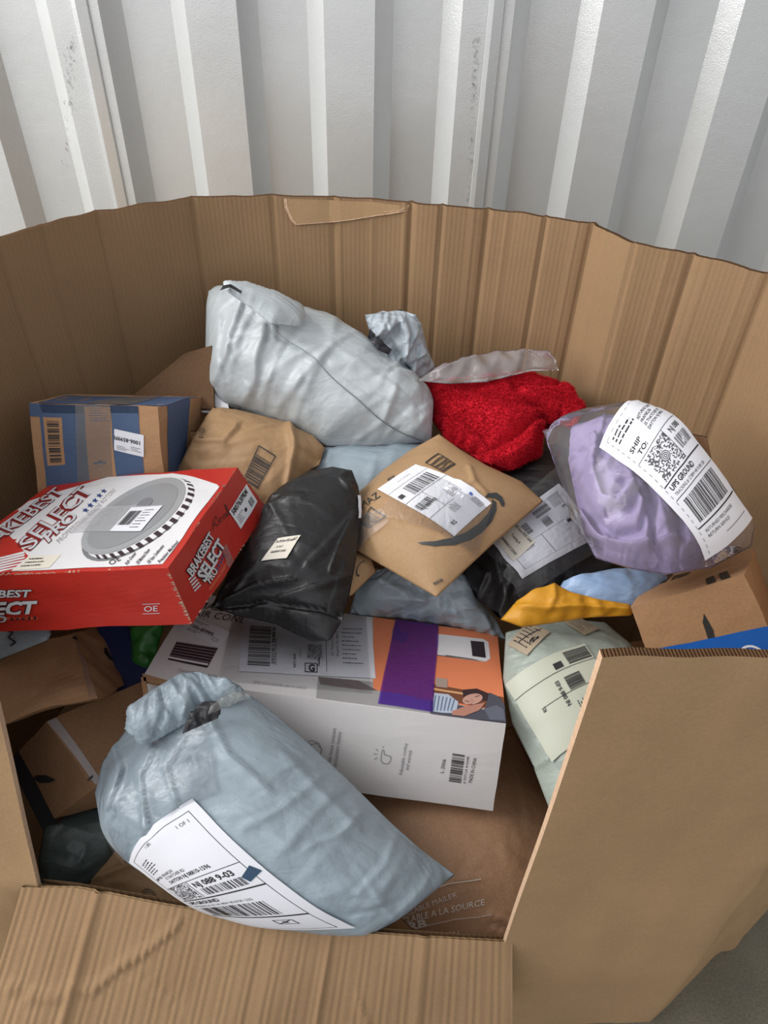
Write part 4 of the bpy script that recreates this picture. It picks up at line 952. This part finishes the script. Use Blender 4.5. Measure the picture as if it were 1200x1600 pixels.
P_([(-10, 822), (28, 797), (30, 800), (-10, 828)], REDC, 1)
for q in ([(318, 735), (323, 734), (352, 762), (349, 766)], [(0, 843), (12, 835), (45, 870), (40, 876), (15, 895), (0, 897)]): P_(q, REDC if q[0][0] == 0 else REDC, 1)
for k in range(6): P_([(0, 872+k*4), (40, 862+k*4.5), (38, 866+k*4), (0, 875+k*4)], WPR, 2)
def ell(cx, cy, a, b, rot, n=36):
    r = math.radians(rot); return [(cx+a*math.cos(t)*math.cos(r)-b*math.sin(t)*math.sin(r), cy+a*math.cos(t)*math.sin(r)+b*math.sin(t)*math.cos(r)) for t in np.linspace(0, 2*math.pi, n, endpoint=False)]
P_(ell(214, 814, 99, 41, -33), DISC2, 1); P_(ell(219, 812, 97, 38, -33), WPR, 2)
o1 = ell(219, 812, 98, 40, -33, 72); o2 = ell(212, 808, 95, 38, -33, 72)
for k in range(72):
    if (k % 2 == 0) and (k < 32 or k > 66): P_([o1[k], o1[(k+1) % 72], o2[(k+1) % 72], o2[k]], DKP, 3)
P_(ell(209, 808, 94, 38, -33), DISC, 4); P_(ell(208, 808, 82, 31, -33), mat('disc_mid_print', '#8d8f92', .4), 5); P_(ell(208, 806, 30, 13, -33), DISC, 6); P_(ell(226, 790, 15, 7, -33), DISC2, 7)
P_([(232, 836), (262, 846), (250, 884), (200, 880), (196, 866)], WPR, 5) if False else None
c.put(mb)
for (t, q, b) in (('BRAKEBEST', [(-38, 880), (108, 766), (86, 762), (-66, 874)], .01), ('SELECT', [(48, 863), (153, 762), (127, 758), (18, 859)], .01), ('PRO', [(76, 851), (126, 806), (107, 801), (61, 843)], .03)):
    tq(mb, T, t, q, DR, b+.06, .25, off=.0012, nx=10, ny=4); tq(mb, T, t, q, SIL, b-.005, .25, off=.0018, nx=10, ny=4)
tq(mb, T, 'PROFESSIONAL GRADE ROTORS', [(93, 851), (182, 768), (177, 764), (87, 846)], PALE, off=.0012, nx=10)
stars(mb, T, [(136, 805), (172, 768), (160, 762), (124, 799)], 5, NVY)
for i, t in enumerate(('Fully Coated', 'OE Matched Design', 'OE Vane Configuration', 'Precision Machined')):
    tq(mb, T, t, [(199+i*17, 885-i), (199+i*17+14+5*i, 867-3*i-3*i), (196+i*17+14+5*i, 863-6*i), (195+i*17, 881-i)], DKP, .02, off=.0012)
tq(mb, T, 'OE', [(173, 885), (190, 876), (184, 870), (168, 879)], DKP, .0, off=.0012)
c = Canvas(T, [(18, 893), (78, 888), (96, 868), (45, 870)], 60, 20, 4, 3, off=.0012, smooth=0); c.paper(mb, CREAM, False); c.small(8, 15, 36, 3, 5, 2, 60, lift=1); c.put(mb)
for (t, q, b) in (('BRAKEBEST', [(299, 903), (335, 838), (325, 830), (288, 894)], .03), ('SELECT', [(319, 911), (352, 850), (339, 840), (303, 900)], .04), ('PRO', [(327, 913), (340, 892), (331, 886), (318, 905)], .03)):
    tq(mb, Ri, t, q, DKP, b+.05, .2, off=.0008); tq(mb, Ri, t, q, SIL, b, .2, off=.0014)
stars(mb, Ri, [(340, 895), (353, 869), (346, 862), (333, 888)], 5, NVY); tq(mb, Ri, 'PROFESSIONAL GRADE ROTORS', [(328, 922), (360, 870), (357, 868), (325, 920)], ORG, off=.001)
c = Canvas(Ri, [(303, 925), (313, 915), (300, 895), (292, 903)], 10, 20, 3, 3, off=.0008, smooth=0)
for k in range(5): c.rect(0, k*4, 10, 2, SIL)
c.put(mb)
# handwritten word, marker
c = Canvas(Ri, [(330, 832), (366, 800), (352, 780), (330, 815)], 44, 30, 4, 4, off=.001, smooth=0)
c.line([(2, 2), (4, 26), (10, 28), (12, 20), (5, 15), (12, 2)], 1.3); c.line([(14, 8), (20, 10), (19, 14), (15, 12), (15, 4), (21, 4)], 1.2); c.line([(29, 12), (24, 11), (24, 4), (29, 5), (30, 12), (31, 3)], 1.2); c.line([(34, 4), (38, 22), (36, 26), (34, 4), (38, 2)], 1.2); c.put(mb)
for (t, q, b) in (('BRAKEBEST', [(-75, 935), (50, 932), (51, 920), (-75, 923)], .03), ('SELECT', [(-62, 962), (59, 958), (60, 937), (-60, 941)], .04), ('PRO', [(-35, 973), (12, 971), (12, 961), (-35, 963)], .03)):
    tq(mb, Fr, t, q, DKP, b+.04, .1, off=.0008, nx=8); tq(mb, Fr, t, q, SIL, b, .1, off=.0014, nx=8)
stars(mb, Fr, [(16, 971), (60, 969), (60, 960), (16, 962)], 5, DKP); tq(mb, Fr, 'PROFESSIONAL GRADE ROTORS', [(-90, 969), (60, 967), (60, 963), (-90, 965)], ORG)
tq(mb, Fr, 'OE', [(225, 955), (247, 954), (247, 945), (225, 946)], SIL, .0); c = Canvas(Fr, [(223, 959), (250, 958), (250, 942), (223, 943)], 27, 16, 2, 2, off=.0006, smooth=0); c.rect(0, 0, 27, .8, SIL); c.rect(0, 15, 27, .8, SIL); c.put(mb)
# worn board showing along the edges
WORN = mat('worn_board', '#b9a08a', .85, [('noise', 200, .6, .002)], .15)
def worn(mb, a, b, seed, w=.0028, n=46):
    r = random.Random(seed); a = np.array(a); b = np.array(b); ctr = sum(np.array(v) for v in RB.values())/8
    d = (b-a); l = np.linalg.norm(d); d = d/l; out = (a+b)/2-ctr; out -= d*(out@d); out /= np.linalg.norm(out)
    for i in range(n):
        if r.random() < .25: continue
        t = (i+r.random())/n*l; p = a+d*t+out*.0006; s = w*r.uniform(.3, 1.2); L_ = l/n*r.uniform(.6, 1.6); q = np.cross(d, out)
        mb.poly([p-q*s-out*s, p+d*L_*.5+out*.0006, p+q*s*.8-out*s, p-d*L_*.5], WORN)
E_ = RB
worn(mb, E_[(1, 0, 1)], E_[(1, 1, 1)], 1); worn(mb, E_[(0, 0, 1)], E_[(1, 0, 1)], 2); worn(mb, E_[(1, 0, 0)], E_[(1, 0, 1)], 3, .004); worn(mb, E_[(1, 0, 0)], E_[(1, 1, 0)], 4); worn(mb, E_[(1, 1, 0)], E_[(1, 1, 1)], 6)
mb.build('box_body', root)
mb = MB(); c = Canvas(Ri, [(375, 827), (401, 784), (384, 757), (357, 800)], 46, 30, 5, 4, off=.0016, smooth=0); c.paper(mb, WHITE)
c.text('580763PRM', 2, 21, 7.5, bold=.04, w=38); c.bars(32, 4, 10, 10, 10, seed=61); c.small(4, 14, 14, 4, 3, 1.4, 62); c.disc(22, 10, 2.6); c.put(mb); mb.build('sticker', root)
mb = MB(); c = Canvas(T, [(109, 835), (221, 833), (255, 792), (145, 797)], 120, 44, 10, 5, off=.003, smooth=0); c.paper(mb, film('translucent_sleeve', (.95, .95, .96), .35, .8, .3, 60), False)
c.put(mb); c = Canvas(T, [(172, 833), (221, 833), (255, 793), (206, 796)], 60, 44, 5, 5, off=.0034, smooth=0); c.paper(mb, WHITE, False); c.bars(4, 10, 24, 26, 18, seed=63); c.small(32, 36, 22, 7, 5, 1.6, 64); c.put(mb); mb.build('shipping_label', root)
mb = MB(); c = Canvas(Ri, [(355, 888), (364, 878), (352, 850), (345, 858)], 1, 1, 4, 6, off=.0016, smooth=0); c.paper(mb, TAPE, False); mb.build('packing_tape', root)

# --- black mailer over the white carton
sides = [[(330, 948, .548), (370, 962), (430, 975), (470, 995), (490, 1003, .535)], [(490, 1003, .535), (515, 1001), (532, 975), (546, 930), (557, 870), (565, 800), (560, 760), (550, 735, .64)],
         [(550, 735, .64), (520, 729), (485, 735), (465, 745), (430, 775, .615)], [(430, 775, .615), (400, 830), (360, 890), (330, 948, .548)]]
root, G, N, P0 = pouch('plastic_mailer', 'pouch', 'black plastic mailer with small white sticker, draped over white carton beside the red one', 'mailer', sides, POLYK, ex=.03, press=1., seed=25., n=100, mm=80, amp=.002, ampsc=22, wr=.5, under=.5, k=.975, tent=(34, .004, .022, 20, 40, 15, .09), flat=[[(400, 882), (452, 878), (476, 832), (430, 837)]],
    fl=[([(345, 945), (420, 938), (500, 950), (530, 960)], -.012, 6, .5), ([(350, 940), (400, 915), (455, 905)], .010, 8, .3), ([(400, 945), (450, 930), (540, 900)], .006, 8, .4), ([(480, 880), (520, 840), (555, 800)], .004, 10, .4), ([(400, 800), (440, 780), (470, 775)], .006, 8, .4), ([(545, 760), (530, 745), (540, 738)], .006, 5, .5), ([(515, 890), (530, 850), (552, 810)], .004, 6, .3)])
mb = MB(); c = Canvas(G, [(408, 877), (448, 873), (470, 837), (435, 842)], 46, 30, 5, 4, off=.002, smooth=4)
c.paper(mb, CREAM); c = c; tt = c
c.text('The UPS Store RFID Label', 2, 23, 3.6, bold=.02, w=36); c.text('Tracking #', 10, 16, 3, w=14); c.text('00000000019 3DNX', 8, 9, 3, bold=.02, w=28); c.text('RCZ', 36, 24, 3.6, bold=.02, w=7); c.put(mb); mb.build('sticker', root)
mb = MB(); c = Canvas(G, [(557, 810), (561, 810), (561, 775), (557, 775)], 4, 30, 2, 4, off=.003, smooth=1); c.paper(mb, WHITE); mb.build('shipping_label', root)

# --- brown padded paper mailer at the bottom
sides = [[(590, 1475, .285), (650, 1478), (720, 1480), (815, 1480, .285)], [(815, 1480, .285), (860, 1380), (868, 1285), (862, 1255), (800, 1135, .33)],
         [(800, 1135, .33), (720, 1150), (640, 1160), (540, 1180, .315)], [(540, 1180, .315), (550, 1300), (590, 1475, .285)]]
root, G, N, P0 = pouch('paper_mailer', 'pouch', 'large dark brown padded paper mailer under the white carton, white print on its lower edge', 'mailer', sides, KRAFT2, ex=.02, press=.8, seed=26., n=64, mm=60, amp=.003, ampsc=30, under=.6, wr=.8, k=1.045, tent=(40, .0022, .02, 0, 70, 17, .06), flat=[[(598, 1470), (770, 1470), (760, 1395), (620, 1395)]],
    fl=[([(640, 1395), (700, 1375), (752, 1370)], .003, 5, .4), ([(650, 1460), (700, 1432), (760, 1428), (800, 1440)], .008, 8, .4), ([(700, 1450), (760, 1445), (790, 1462)], .006, 6, .4)])
mb = MB(); WP = mat('faded_white_print', '#d2c6ba', .6)
tq(mb, G, 'RECYCLABLE MAILER', [(612, 1440), (714, 1400), (712, 1392), (610, 1432)], WP, off=.002, smooth=3, nx=8); tq(mb, G, 'RECYCLABLE A LA SOURCE', [(602, 1450), (757, 1413), (757, 1403), (600, 1439)], WP, .01, off=.002, smooth=3, nx=10)
tq(mb, G, 'CURB', [(606, 1462), (668, 1446), (666, 1434), (604, 1450)], WP, .04, off=.002, smooth=3); tq(mb, G, 'LE DIMENSION:', [(638, 1474), (720, 1465), (719, 1451), (637, 1462)], WP, off=.002, smooth=3, nx=8)
c = Canvas(G, [(640, 1470), (770, 1470), (770, 1360), (640, 1360)], 130, 110, 10, 8, off=.002, smooth=1)
c.line([(0, 70), (60, 90), (108, 97)], 1.2, WP); c.line([(10, 22), (70, 36), (124, 42)], 1.2, WP); c.put(mb)
mb.build('printed_text', root)
slab('carton_flap', 'panel', 'brown carton flap poking up at the front edge, right of the front grey mailer', 'box', [[(585, 1475, .30), (665, 1478, .28), (655, 1464, .30), (607, 1418, .335)]], BOXC, .004)

# --- green-grey mailer with label (right)
sides = [[(868, 1290, .395), (900, 1295), (970, 1290, .395)], [(970, 1290, .395), (985, 1150), (990, 1010, .49)], [(990, 1010, .49), (945, 972), (900, 968), (850, 972), (790, 988, .50)],
         [(790, 988, .50), (786, 1060), (800, 1130), (830, 1190), (868, 1290, .395)]]
root, G, N, P0 = pouch('plastic_mailer', 'pouch', 'grubby green-grey plastic mailer with a cream shipping label, beside the cut bin wall', 'mailer', sides, POLYG, ex=.05, press=1.2, seed=28., n=70, mm=90, amp=.003, ampsc=20, tent=(36, .0035, .025, 30, 60, 19, .08), flat=[[(912, 1002), (788, 1068), (864, 1196), (975, 1120)]], fl=[([(800, 1100), (850, 1060), (900, 1040)], .004, 8, .4), ([(830, 1200), (860, 1180)], .006, 6, .4)])
mb = MB(); CL = mat('stained_label', '#b9bcab', .45)
c = Canvas(G, [(912, 1008), (794, 1070), (864, 1190), (968, 1120)], 120, 130, 8, 8, off=.0025, smooth=5)
c.paper(mb, CL); c.rect(16, 100, 0, 0) if False else None
c.rect(26, 20, .7, 0) if False else None
mb.build('shipping_label', root)
mb = MB(); c = Canvas(G, [(968, 1120), (912, 1008), (794, 1070), (864, 1190)], 130, 120, 8, 8, off=.0030, smooth=5)
# reader's right runs up and left; rows run down the photo's left
c.bars(98, 8, 24, 50, 18, vert=False, seed=71) if False else None
c.rect(66, 0, .8, 90); c.rect(100, 0, .8, 120)
c.bars(68, 30, 22, 22, 14, seed=72); c.rect(104, 44, 10, 12); c.bars(104, 2, 22, 34, 22, seed=73); c.text('NJ 088 9-03', 66, 58, 6, bold=.02, rot=-60, w=34) if False else None
c.small(30, 50, 22, 8, 3.4, 1.8, 74); c.small(16, 40, 18, 6, 3.4, 1.8, 75); c.text('RS', 60, 90, 5, bold=.02)
c.put(mb); tq(mb, G, 'NJ 088 9-03', [(893, 1101), (872, 1064), (866, 1068), (887, 1105)], INK, .02, off=.0034, smooth=3); mb.build('label_print', root)
mb = MB(); DIRT = mat('dark_stain', (.03, .03, .028, 1), .7)
for q, sd in (([(796, 1010), (825, 1026), (860, 990), (826, 978)], 5), ([(880, 975), (912, 995), (936, 985), (905, 968)], 6)):
    c = Canvas(G, q, 40, 30, 4, 4, off=.0028, smooth=2); c.paper(mb, mat('old_label', '#b5a58e', .6)); c.small(4, 25, 30, 6, 4, 1.6, sd)
    if sd == 5: c.line([(14, 6), (26, 29)], 1.8, DIRT); c.disc(30, 14, 4, DIRT, n=7); c.disc(33, 18, 2.2, DIRT, n=6)
    c.put(mb)
mb.build('old_sticker', root)

# --- left lower cartons
def ext(px4, e, n=1): # quad + extrusion vector
    q = [at(*p) for p in px4]; return q, [p+e for p in q]
q = [at(-75, 1160, .50), at(155, 1088, .50), at(118, 984, .50), at(-70, 1040, .50)]
e = at(192, 1068, .452)-at(155, 1088, .50); e2 = e*2.2+np.array([0, 0, -.02])
lo = [p+np.array([.03, .02, -.11]) for p in q]
lo[1] = at(192, 1070, .435); lo[2] = at(163, 975, .435); lo[0] = lo[1]+(q[0]-q[1]); lo[3] = lo[2]+(q[3]-q[2])
LA = box8(lo[0], lo[1], lo[2], lo[3], q[0], q[1], q[2], q[3])
root = thing('carton', 'brown carton directly below the red one, tape and black mark at its right corner', 'box', base_of(list(LA.values())))
mb = MB(); FLa = hexa(LA, BOXC, mb, dent=.004, seed=12., n=14)
c = Canvas(FLa['top'], [(115, 1000), (137, 993), (134, 987), (113, 994)], 10, 4, 3, 2, off=.0016, smooth=0); c.rect(0, .6, 10, 2.8); c.put(mb)
c = Canvas(FLa['right'], [(165, 1040), (185, 1040), (178, 1010), (160, 1010)], 10, 14, 3, 3, off=.0008, smooth=0); c.poly([(1, 13), (0, 9), (3, 5), (9, 2), (5, 8), (3, 13)]); c.put(mb)
mb.build('box_body', root)
mb = MB(); Canvas(FLa['top'], [(140, 1092), (156, 1088), (130, 986), (113, 990)], 1, 1, 3, 10, off=.0012, smooth=0).paper(mb, TAPE, False); mb.build('packing_tape', root)

q = [at(147, 1230, .395), at(260, 1200, .395), at(225, 1064, .435), at(72, 1127, .435)]
f = [at(86, 1280, .335), at(29, 1173, .375)]
LB = {(0, 0, 1): q[0], (1, 0, 1): q[1], (1, 1, 1): q[2], (0, 1, 1): q[3], (0, 0, 0): f[0], (0, 1, 0): f[1], (1, 0, 0): f[0]+(q[1]-q[0]), (1, 1, 0): f[1]+(q[2]-q[3])}
root = thing('carton', 'dark brown carton with shiny tape strip and black smile, left of the front grey mailer', 'box', base_of(list(LB.values())))
mb = MB(); FLb = hexa(LB, BOXD, mb, dent=.0015, seed=13., n=10)
c = Canvas(FLb['left'], [(0, 0), (1, 0), (1, 1), (0, 1)], 1, 1, 8, 8, off=.0008, px=False, smooth=0)
tp(c, [(53, 1216), (57, 1211), (72, 1211), (88, 1218), (80, 1222), (62, 1223)], INK, 0, FLb['left']); c.put(mb)
mb.build('box_body', root)
mb = MB(); Canvas(FLb['top'], [(149, 1226), (160, 1222), (88, 1121), (74, 1128)], 1, 1, 3, 10, off=.0012, smooth=0).paper(mb, film('white_edge_tape', (.9, .86, .8), .35, .9, .3, 40), False)
c = Canvas(FLb['top'], [(140, 1225), (146, 1226), (146, 1214), (140, 1214)], 10, 4, 2, 2, off=.0016, smooth=0)
c = topc2 = Canvas(FLb['top'], [(0, 0), (1, 0), (1, 1), (0, 1)], 1, 1, 8, 8, off=.0018, px=False, smooth=0)
tp(c, [(126, 1222), (145, 1211), (146, 1215), (128, 1226)], INK, 0, FLb['top']); c.put(mb); mb.build('packing_tape', root)
slab('printed_tape_carton', 'panel', 'black printed side of a carton standing left of the dark brown one', 'box', [[(75, 1315, .31), (92, 1290, .325), (30, 1172, .37), (14, 1190, .355)]], mat('black_printed_board', (.02, .02, .022, 1), .5), .02)
root = [o for o in COL.objects if o.name == 'printed_tape_carton'][0]

# --- odds and ends in the gaps
slab('dark_blue_carton', 'panel', 'dark navy carton side in the gap right of the taped brown carton', 'box', [[(185, 1085, .42), (240, 1075, .42), (225, 965, .46), (150, 975, .46)]], mat('navy_board', '#1b2a55', .5, [('noise', 60, .4, .002)]), .05)
pouch('plastic_bag', 'film', 'crumpled dark green plastic bag in the gap under the red carton', 'bag', [[(205, 1035, .43), (225, 1045), (240, 1040, .43)], [(240, 1040, .43), (250, 1000), (258, 970, .47)], [(258, 970, .47), (230, 965), (200, 970, .47)], [(200, 970, .47), (205, 1000), (205, 1035, .43)]], mat('green_film', '#2f6b2c', .4, [('crinkle', 30, .6, .004)]), ex=.12, seed=31., n=24, mm=24, iters=60, amp=.006)
root, G, N, P0 = pouch('plastic_mailer', 'pouch', 'blue-grey plastic mailer corner under the red carton at the left edge, black squiggle on it', 'mailer', [[(-70, 1050, .515), (0, 1030), (75, 1000, .53)], [(75, 1000, .53), (80, 990), (75, 975, .54)], [(75, 975, .54), (0, 970), (-70, 975, .54)], [(-70, 975, .54), (-75, 1010), (-70, 1050, .515)]], POLYB, ex=.04, seed=32., n=30, mm=20, iters=60)
mb = MB(); c = Canvas(G, [(8, 1012), (30, 1012), (30, 985), (8, 985)], 20, 26, 4, 4, off=.002, smooth=1); c.line([(3, 24), (12, 22), (6, 14), (16, 8), (8, 3)], 2.2); c.put(mb); mb.build('printed_squiggle', root)
pouch('plastic_bag', 'film', 'dull dark grey-green plastic bag deep in the front left corner', 'bag', [[(62, 1395, .27), (110, 1400), (160, 1380, .25)], [(160, 1380, .25), (200, 1320), (215, 1260, .30)], [(215, 1260, .30), (150, 1250), (70, 1290, .32)], [(70, 1290, .32), (60, 1340), (62, 1395, .27)]], mat('dark_green_grey_film', '#4a5552', .4, [('crinkle', 26, .6, .005)], .1), ex=.10, seed=33., n=34, mm=34, iters=80, amp=.008)
root, G, N, P0 = pouch('paper_mailer', 'pouch', 'brown paper mailer in shadow below the front grey mailer, round mark on it', 'mailer', [[(90, 1405, .24), (200, 1430), (330, 1460, .24)], [(330, 1460, .24), (300, 1400), (260, 1330, .27)], [(260, 1330, .27), (210, 1300), (165, 1285, .28)], [(165, 1285, .28), (120, 1350), (90, 1405, .24)]], KRAFT, ex=.05, seed=34., n=36, mm=34, iters=80, amp=.006, fl=[([(150, 1370), (200, 1350), (240, 1345)], .008, 6, .4)])
mb = MB(); c = Canvas(G, [(222, 1412), (250, 1418), (245, 1388), (218, 1384)], 30, 30, 4, 4, off=.002, smooth=1); c.ring(15, 15, 13, 1.2); c.ring(15, 15, 9, 1); c.small(8, 18, 14, 3, 4, 1.6, 3); c.put(mb); mb.build('printed_mark', root)

# --- foreground blue-grey mailer
sides = [[(165, 1308, .44), (205, 1352), (310, 1422), (430, 1452), (566, 1452, .325)], [(566, 1452, .325), (640, 1422), (711, 1367, .365)],
         [(711, 1367, .365), (655, 1325), (605, 1280), (540, 1215), (470, 1150, .515), (400, 1092), (345, 1066, .58)], [(345, 1066, .58), (280, 1060), (215, 1115), (160, 1190), (148, 1240), (165, 1308, .44)]]
root, G, N, P0 = pouch('plastic_mailer', 'pouch', 'big blue-grey plastic mailer in front, rolled end up, white shipping label on it', 'mailer', sides, POLYB, ex=.058, press=1.4, seed=41., n=130, mm=100, iters=220, amp=.002, ampsc=20, wr=.15, bend=.25, sm=14, under=.2, tent=(60, .005, .028, 40, 40, 21, .10), flat=[[(340, 1460), (570, 1455), (303, 1238), (195, 1342)]],
    fl=[([(175, 1150), (190, 1200), (170, 1260)], .010, 8, .4), ([(240, 1170), (220, 1210), (230, 1290)], .008, 7, .4), ([(290, 1150), (260, 1200), (280, 1260)], .006, 6, .4), ([(330, 1120), (360, 1180), (420, 1230)], .006, 10, .35), ([(450, 1180), (500, 1230), (560, 1290)], .005, 12, .4), ([(380, 1290), (440, 1260), (500, 1210)], .004, 10, .4), ([(560, 1390), (600, 1350), (620, 1300)], .004, 9, .4), ([(480, 1320), (530, 1300), (560, 1270)], .004, 8, .4)])
mb = MB(); c = Canvas(G, [(352, 1452), (556, 1446), (302, 1247), (205, 1343)], 110, 210, 12, 20, off=.0028, smooth=8)
c.paper(mb, WHITE)
c.frame(8, 6, 92, 196, .6)
c.text('1 OF 1', 80, 192, 4, rot=0, w=14); c.text('1 LBS', 40, 196, 4, w=10); c.small(14, 186, 20, 6, 4, 2, 81)
c.text('SHIP TO:', 10, 154, 4.2, bold=.03, w=14); c.text('FRANKLIN', 26, 154, 4.4, w=18); c.text('35 THATCHER RD', 26, 148, 4.4, w=30); c.text('DAYTON NJ 08810-1596', 26, 140, 5.4, bold=.02, w=52)
c.rect(8, 134, 92, .8); c.maxi(12, 104, 30, 7); c.rect(44, 104, .7, 30); c.text('NJ 088 9-03', 48, 122, 8, bold=.03, w=40); c.bars(50, 106, 40, 12, 22, seed=82); c.rect(8, 100, 92, 2)
c.text('UPS GROUND', 12, 90, 7, bold=.03, w=40); c.text('TRACKING #: 1Z 143 98W 90 8159 1232', 12, 82, 4, w=66); c.bars(16, 50, 68, 28, 34, seed=83); c.rect(8, 44, 92, 2.4); c.frame(66, 24, 16, 12, 1); c.line([(67, 25), (80, 35)], 1); c.rect(72, 28, 4, 4)
c.put(mb); c = Canvas(G, [(378, 1368), (392, 1375), (410, 1358), (390, 1350)], 20, 18, 3, 3, off=.0036, smooth=3); c.paper(mb, mat('blue_black_print', '#22425c', .4), False); mb.build('shipping_label', root)
mb = MB(); Canvas(G, [(200, 1352), (340, 1235), (322, 1110), (170, 1200)], 1, 1, 16, 16, off=.004, smooth=2).paper(mb, film('label_pocket_film', (.985, .985, .99), .03, .9, .15, 60), False); mb.build('label_pocket', root)
# rolled-over end
Pf = coons([[(222, 1168, .555), (275, 1140), (330, 1112), (392, 1090, .575)], [(392, 1090, .575), (375, 1072), (352, 1062, .605)], [(352, 1062, .605), (310, 1050), (280, 1053), (235, 1080), (200, 1105, .595)], [(200, 1105, .595), (195, 1140), (222, 1168, .555)]], 60, 36)
P, N2 = puff(Pf, .22, 1.4, 110, .8, 44., .1)
if N2[2] < 0: N2 = -N2
P = folds(P, N2, [([(240, 1150), (255, 1110), (250, 1085)], -.006, 6, .4), ([(280, 1130), (290, 1100), (270, 1070)], .006, 7, .4), ([(330, 1105), (320, 1080), (300, 1060)], -.006, 6, .4)])
g = Grid(P); fl_ = g.N[18, 30]@N2 < 0; mb = MB(); mb.grid(P, POLYB, flip=fl_); mb.grid(Pf-N2*.006, POLYB, flip=not fl_); re_ = mb.build('rolled_end', root, merge=.0004)
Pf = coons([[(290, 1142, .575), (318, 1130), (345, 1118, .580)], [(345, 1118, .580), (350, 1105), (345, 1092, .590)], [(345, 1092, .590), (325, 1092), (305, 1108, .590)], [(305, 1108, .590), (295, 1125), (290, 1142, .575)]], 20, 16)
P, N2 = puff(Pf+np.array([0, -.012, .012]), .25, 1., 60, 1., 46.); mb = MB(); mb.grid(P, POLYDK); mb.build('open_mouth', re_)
Pf = coons([[(330, 1112, .59), (365, 1098), (398, 1082, .59)], [(398, 1082, .59), (385, 1078), (372, 1076, .595)], [(372, 1076, .595), (352, 1085), (335, 1098, .595)], [(335, 1098, .595), (332, 1105), (330, 1112, .59)]], 20, 10)
P, N2 = puff(Pf+np.array([0, -.014, .014]), .1, 1., 60, 1., 47.); mb = MB(); mb.grid(P, TAPE); mb.build('packing_tape', re_)
for o in bpy.data.objects:
    if '_w' in o: del o['_w']
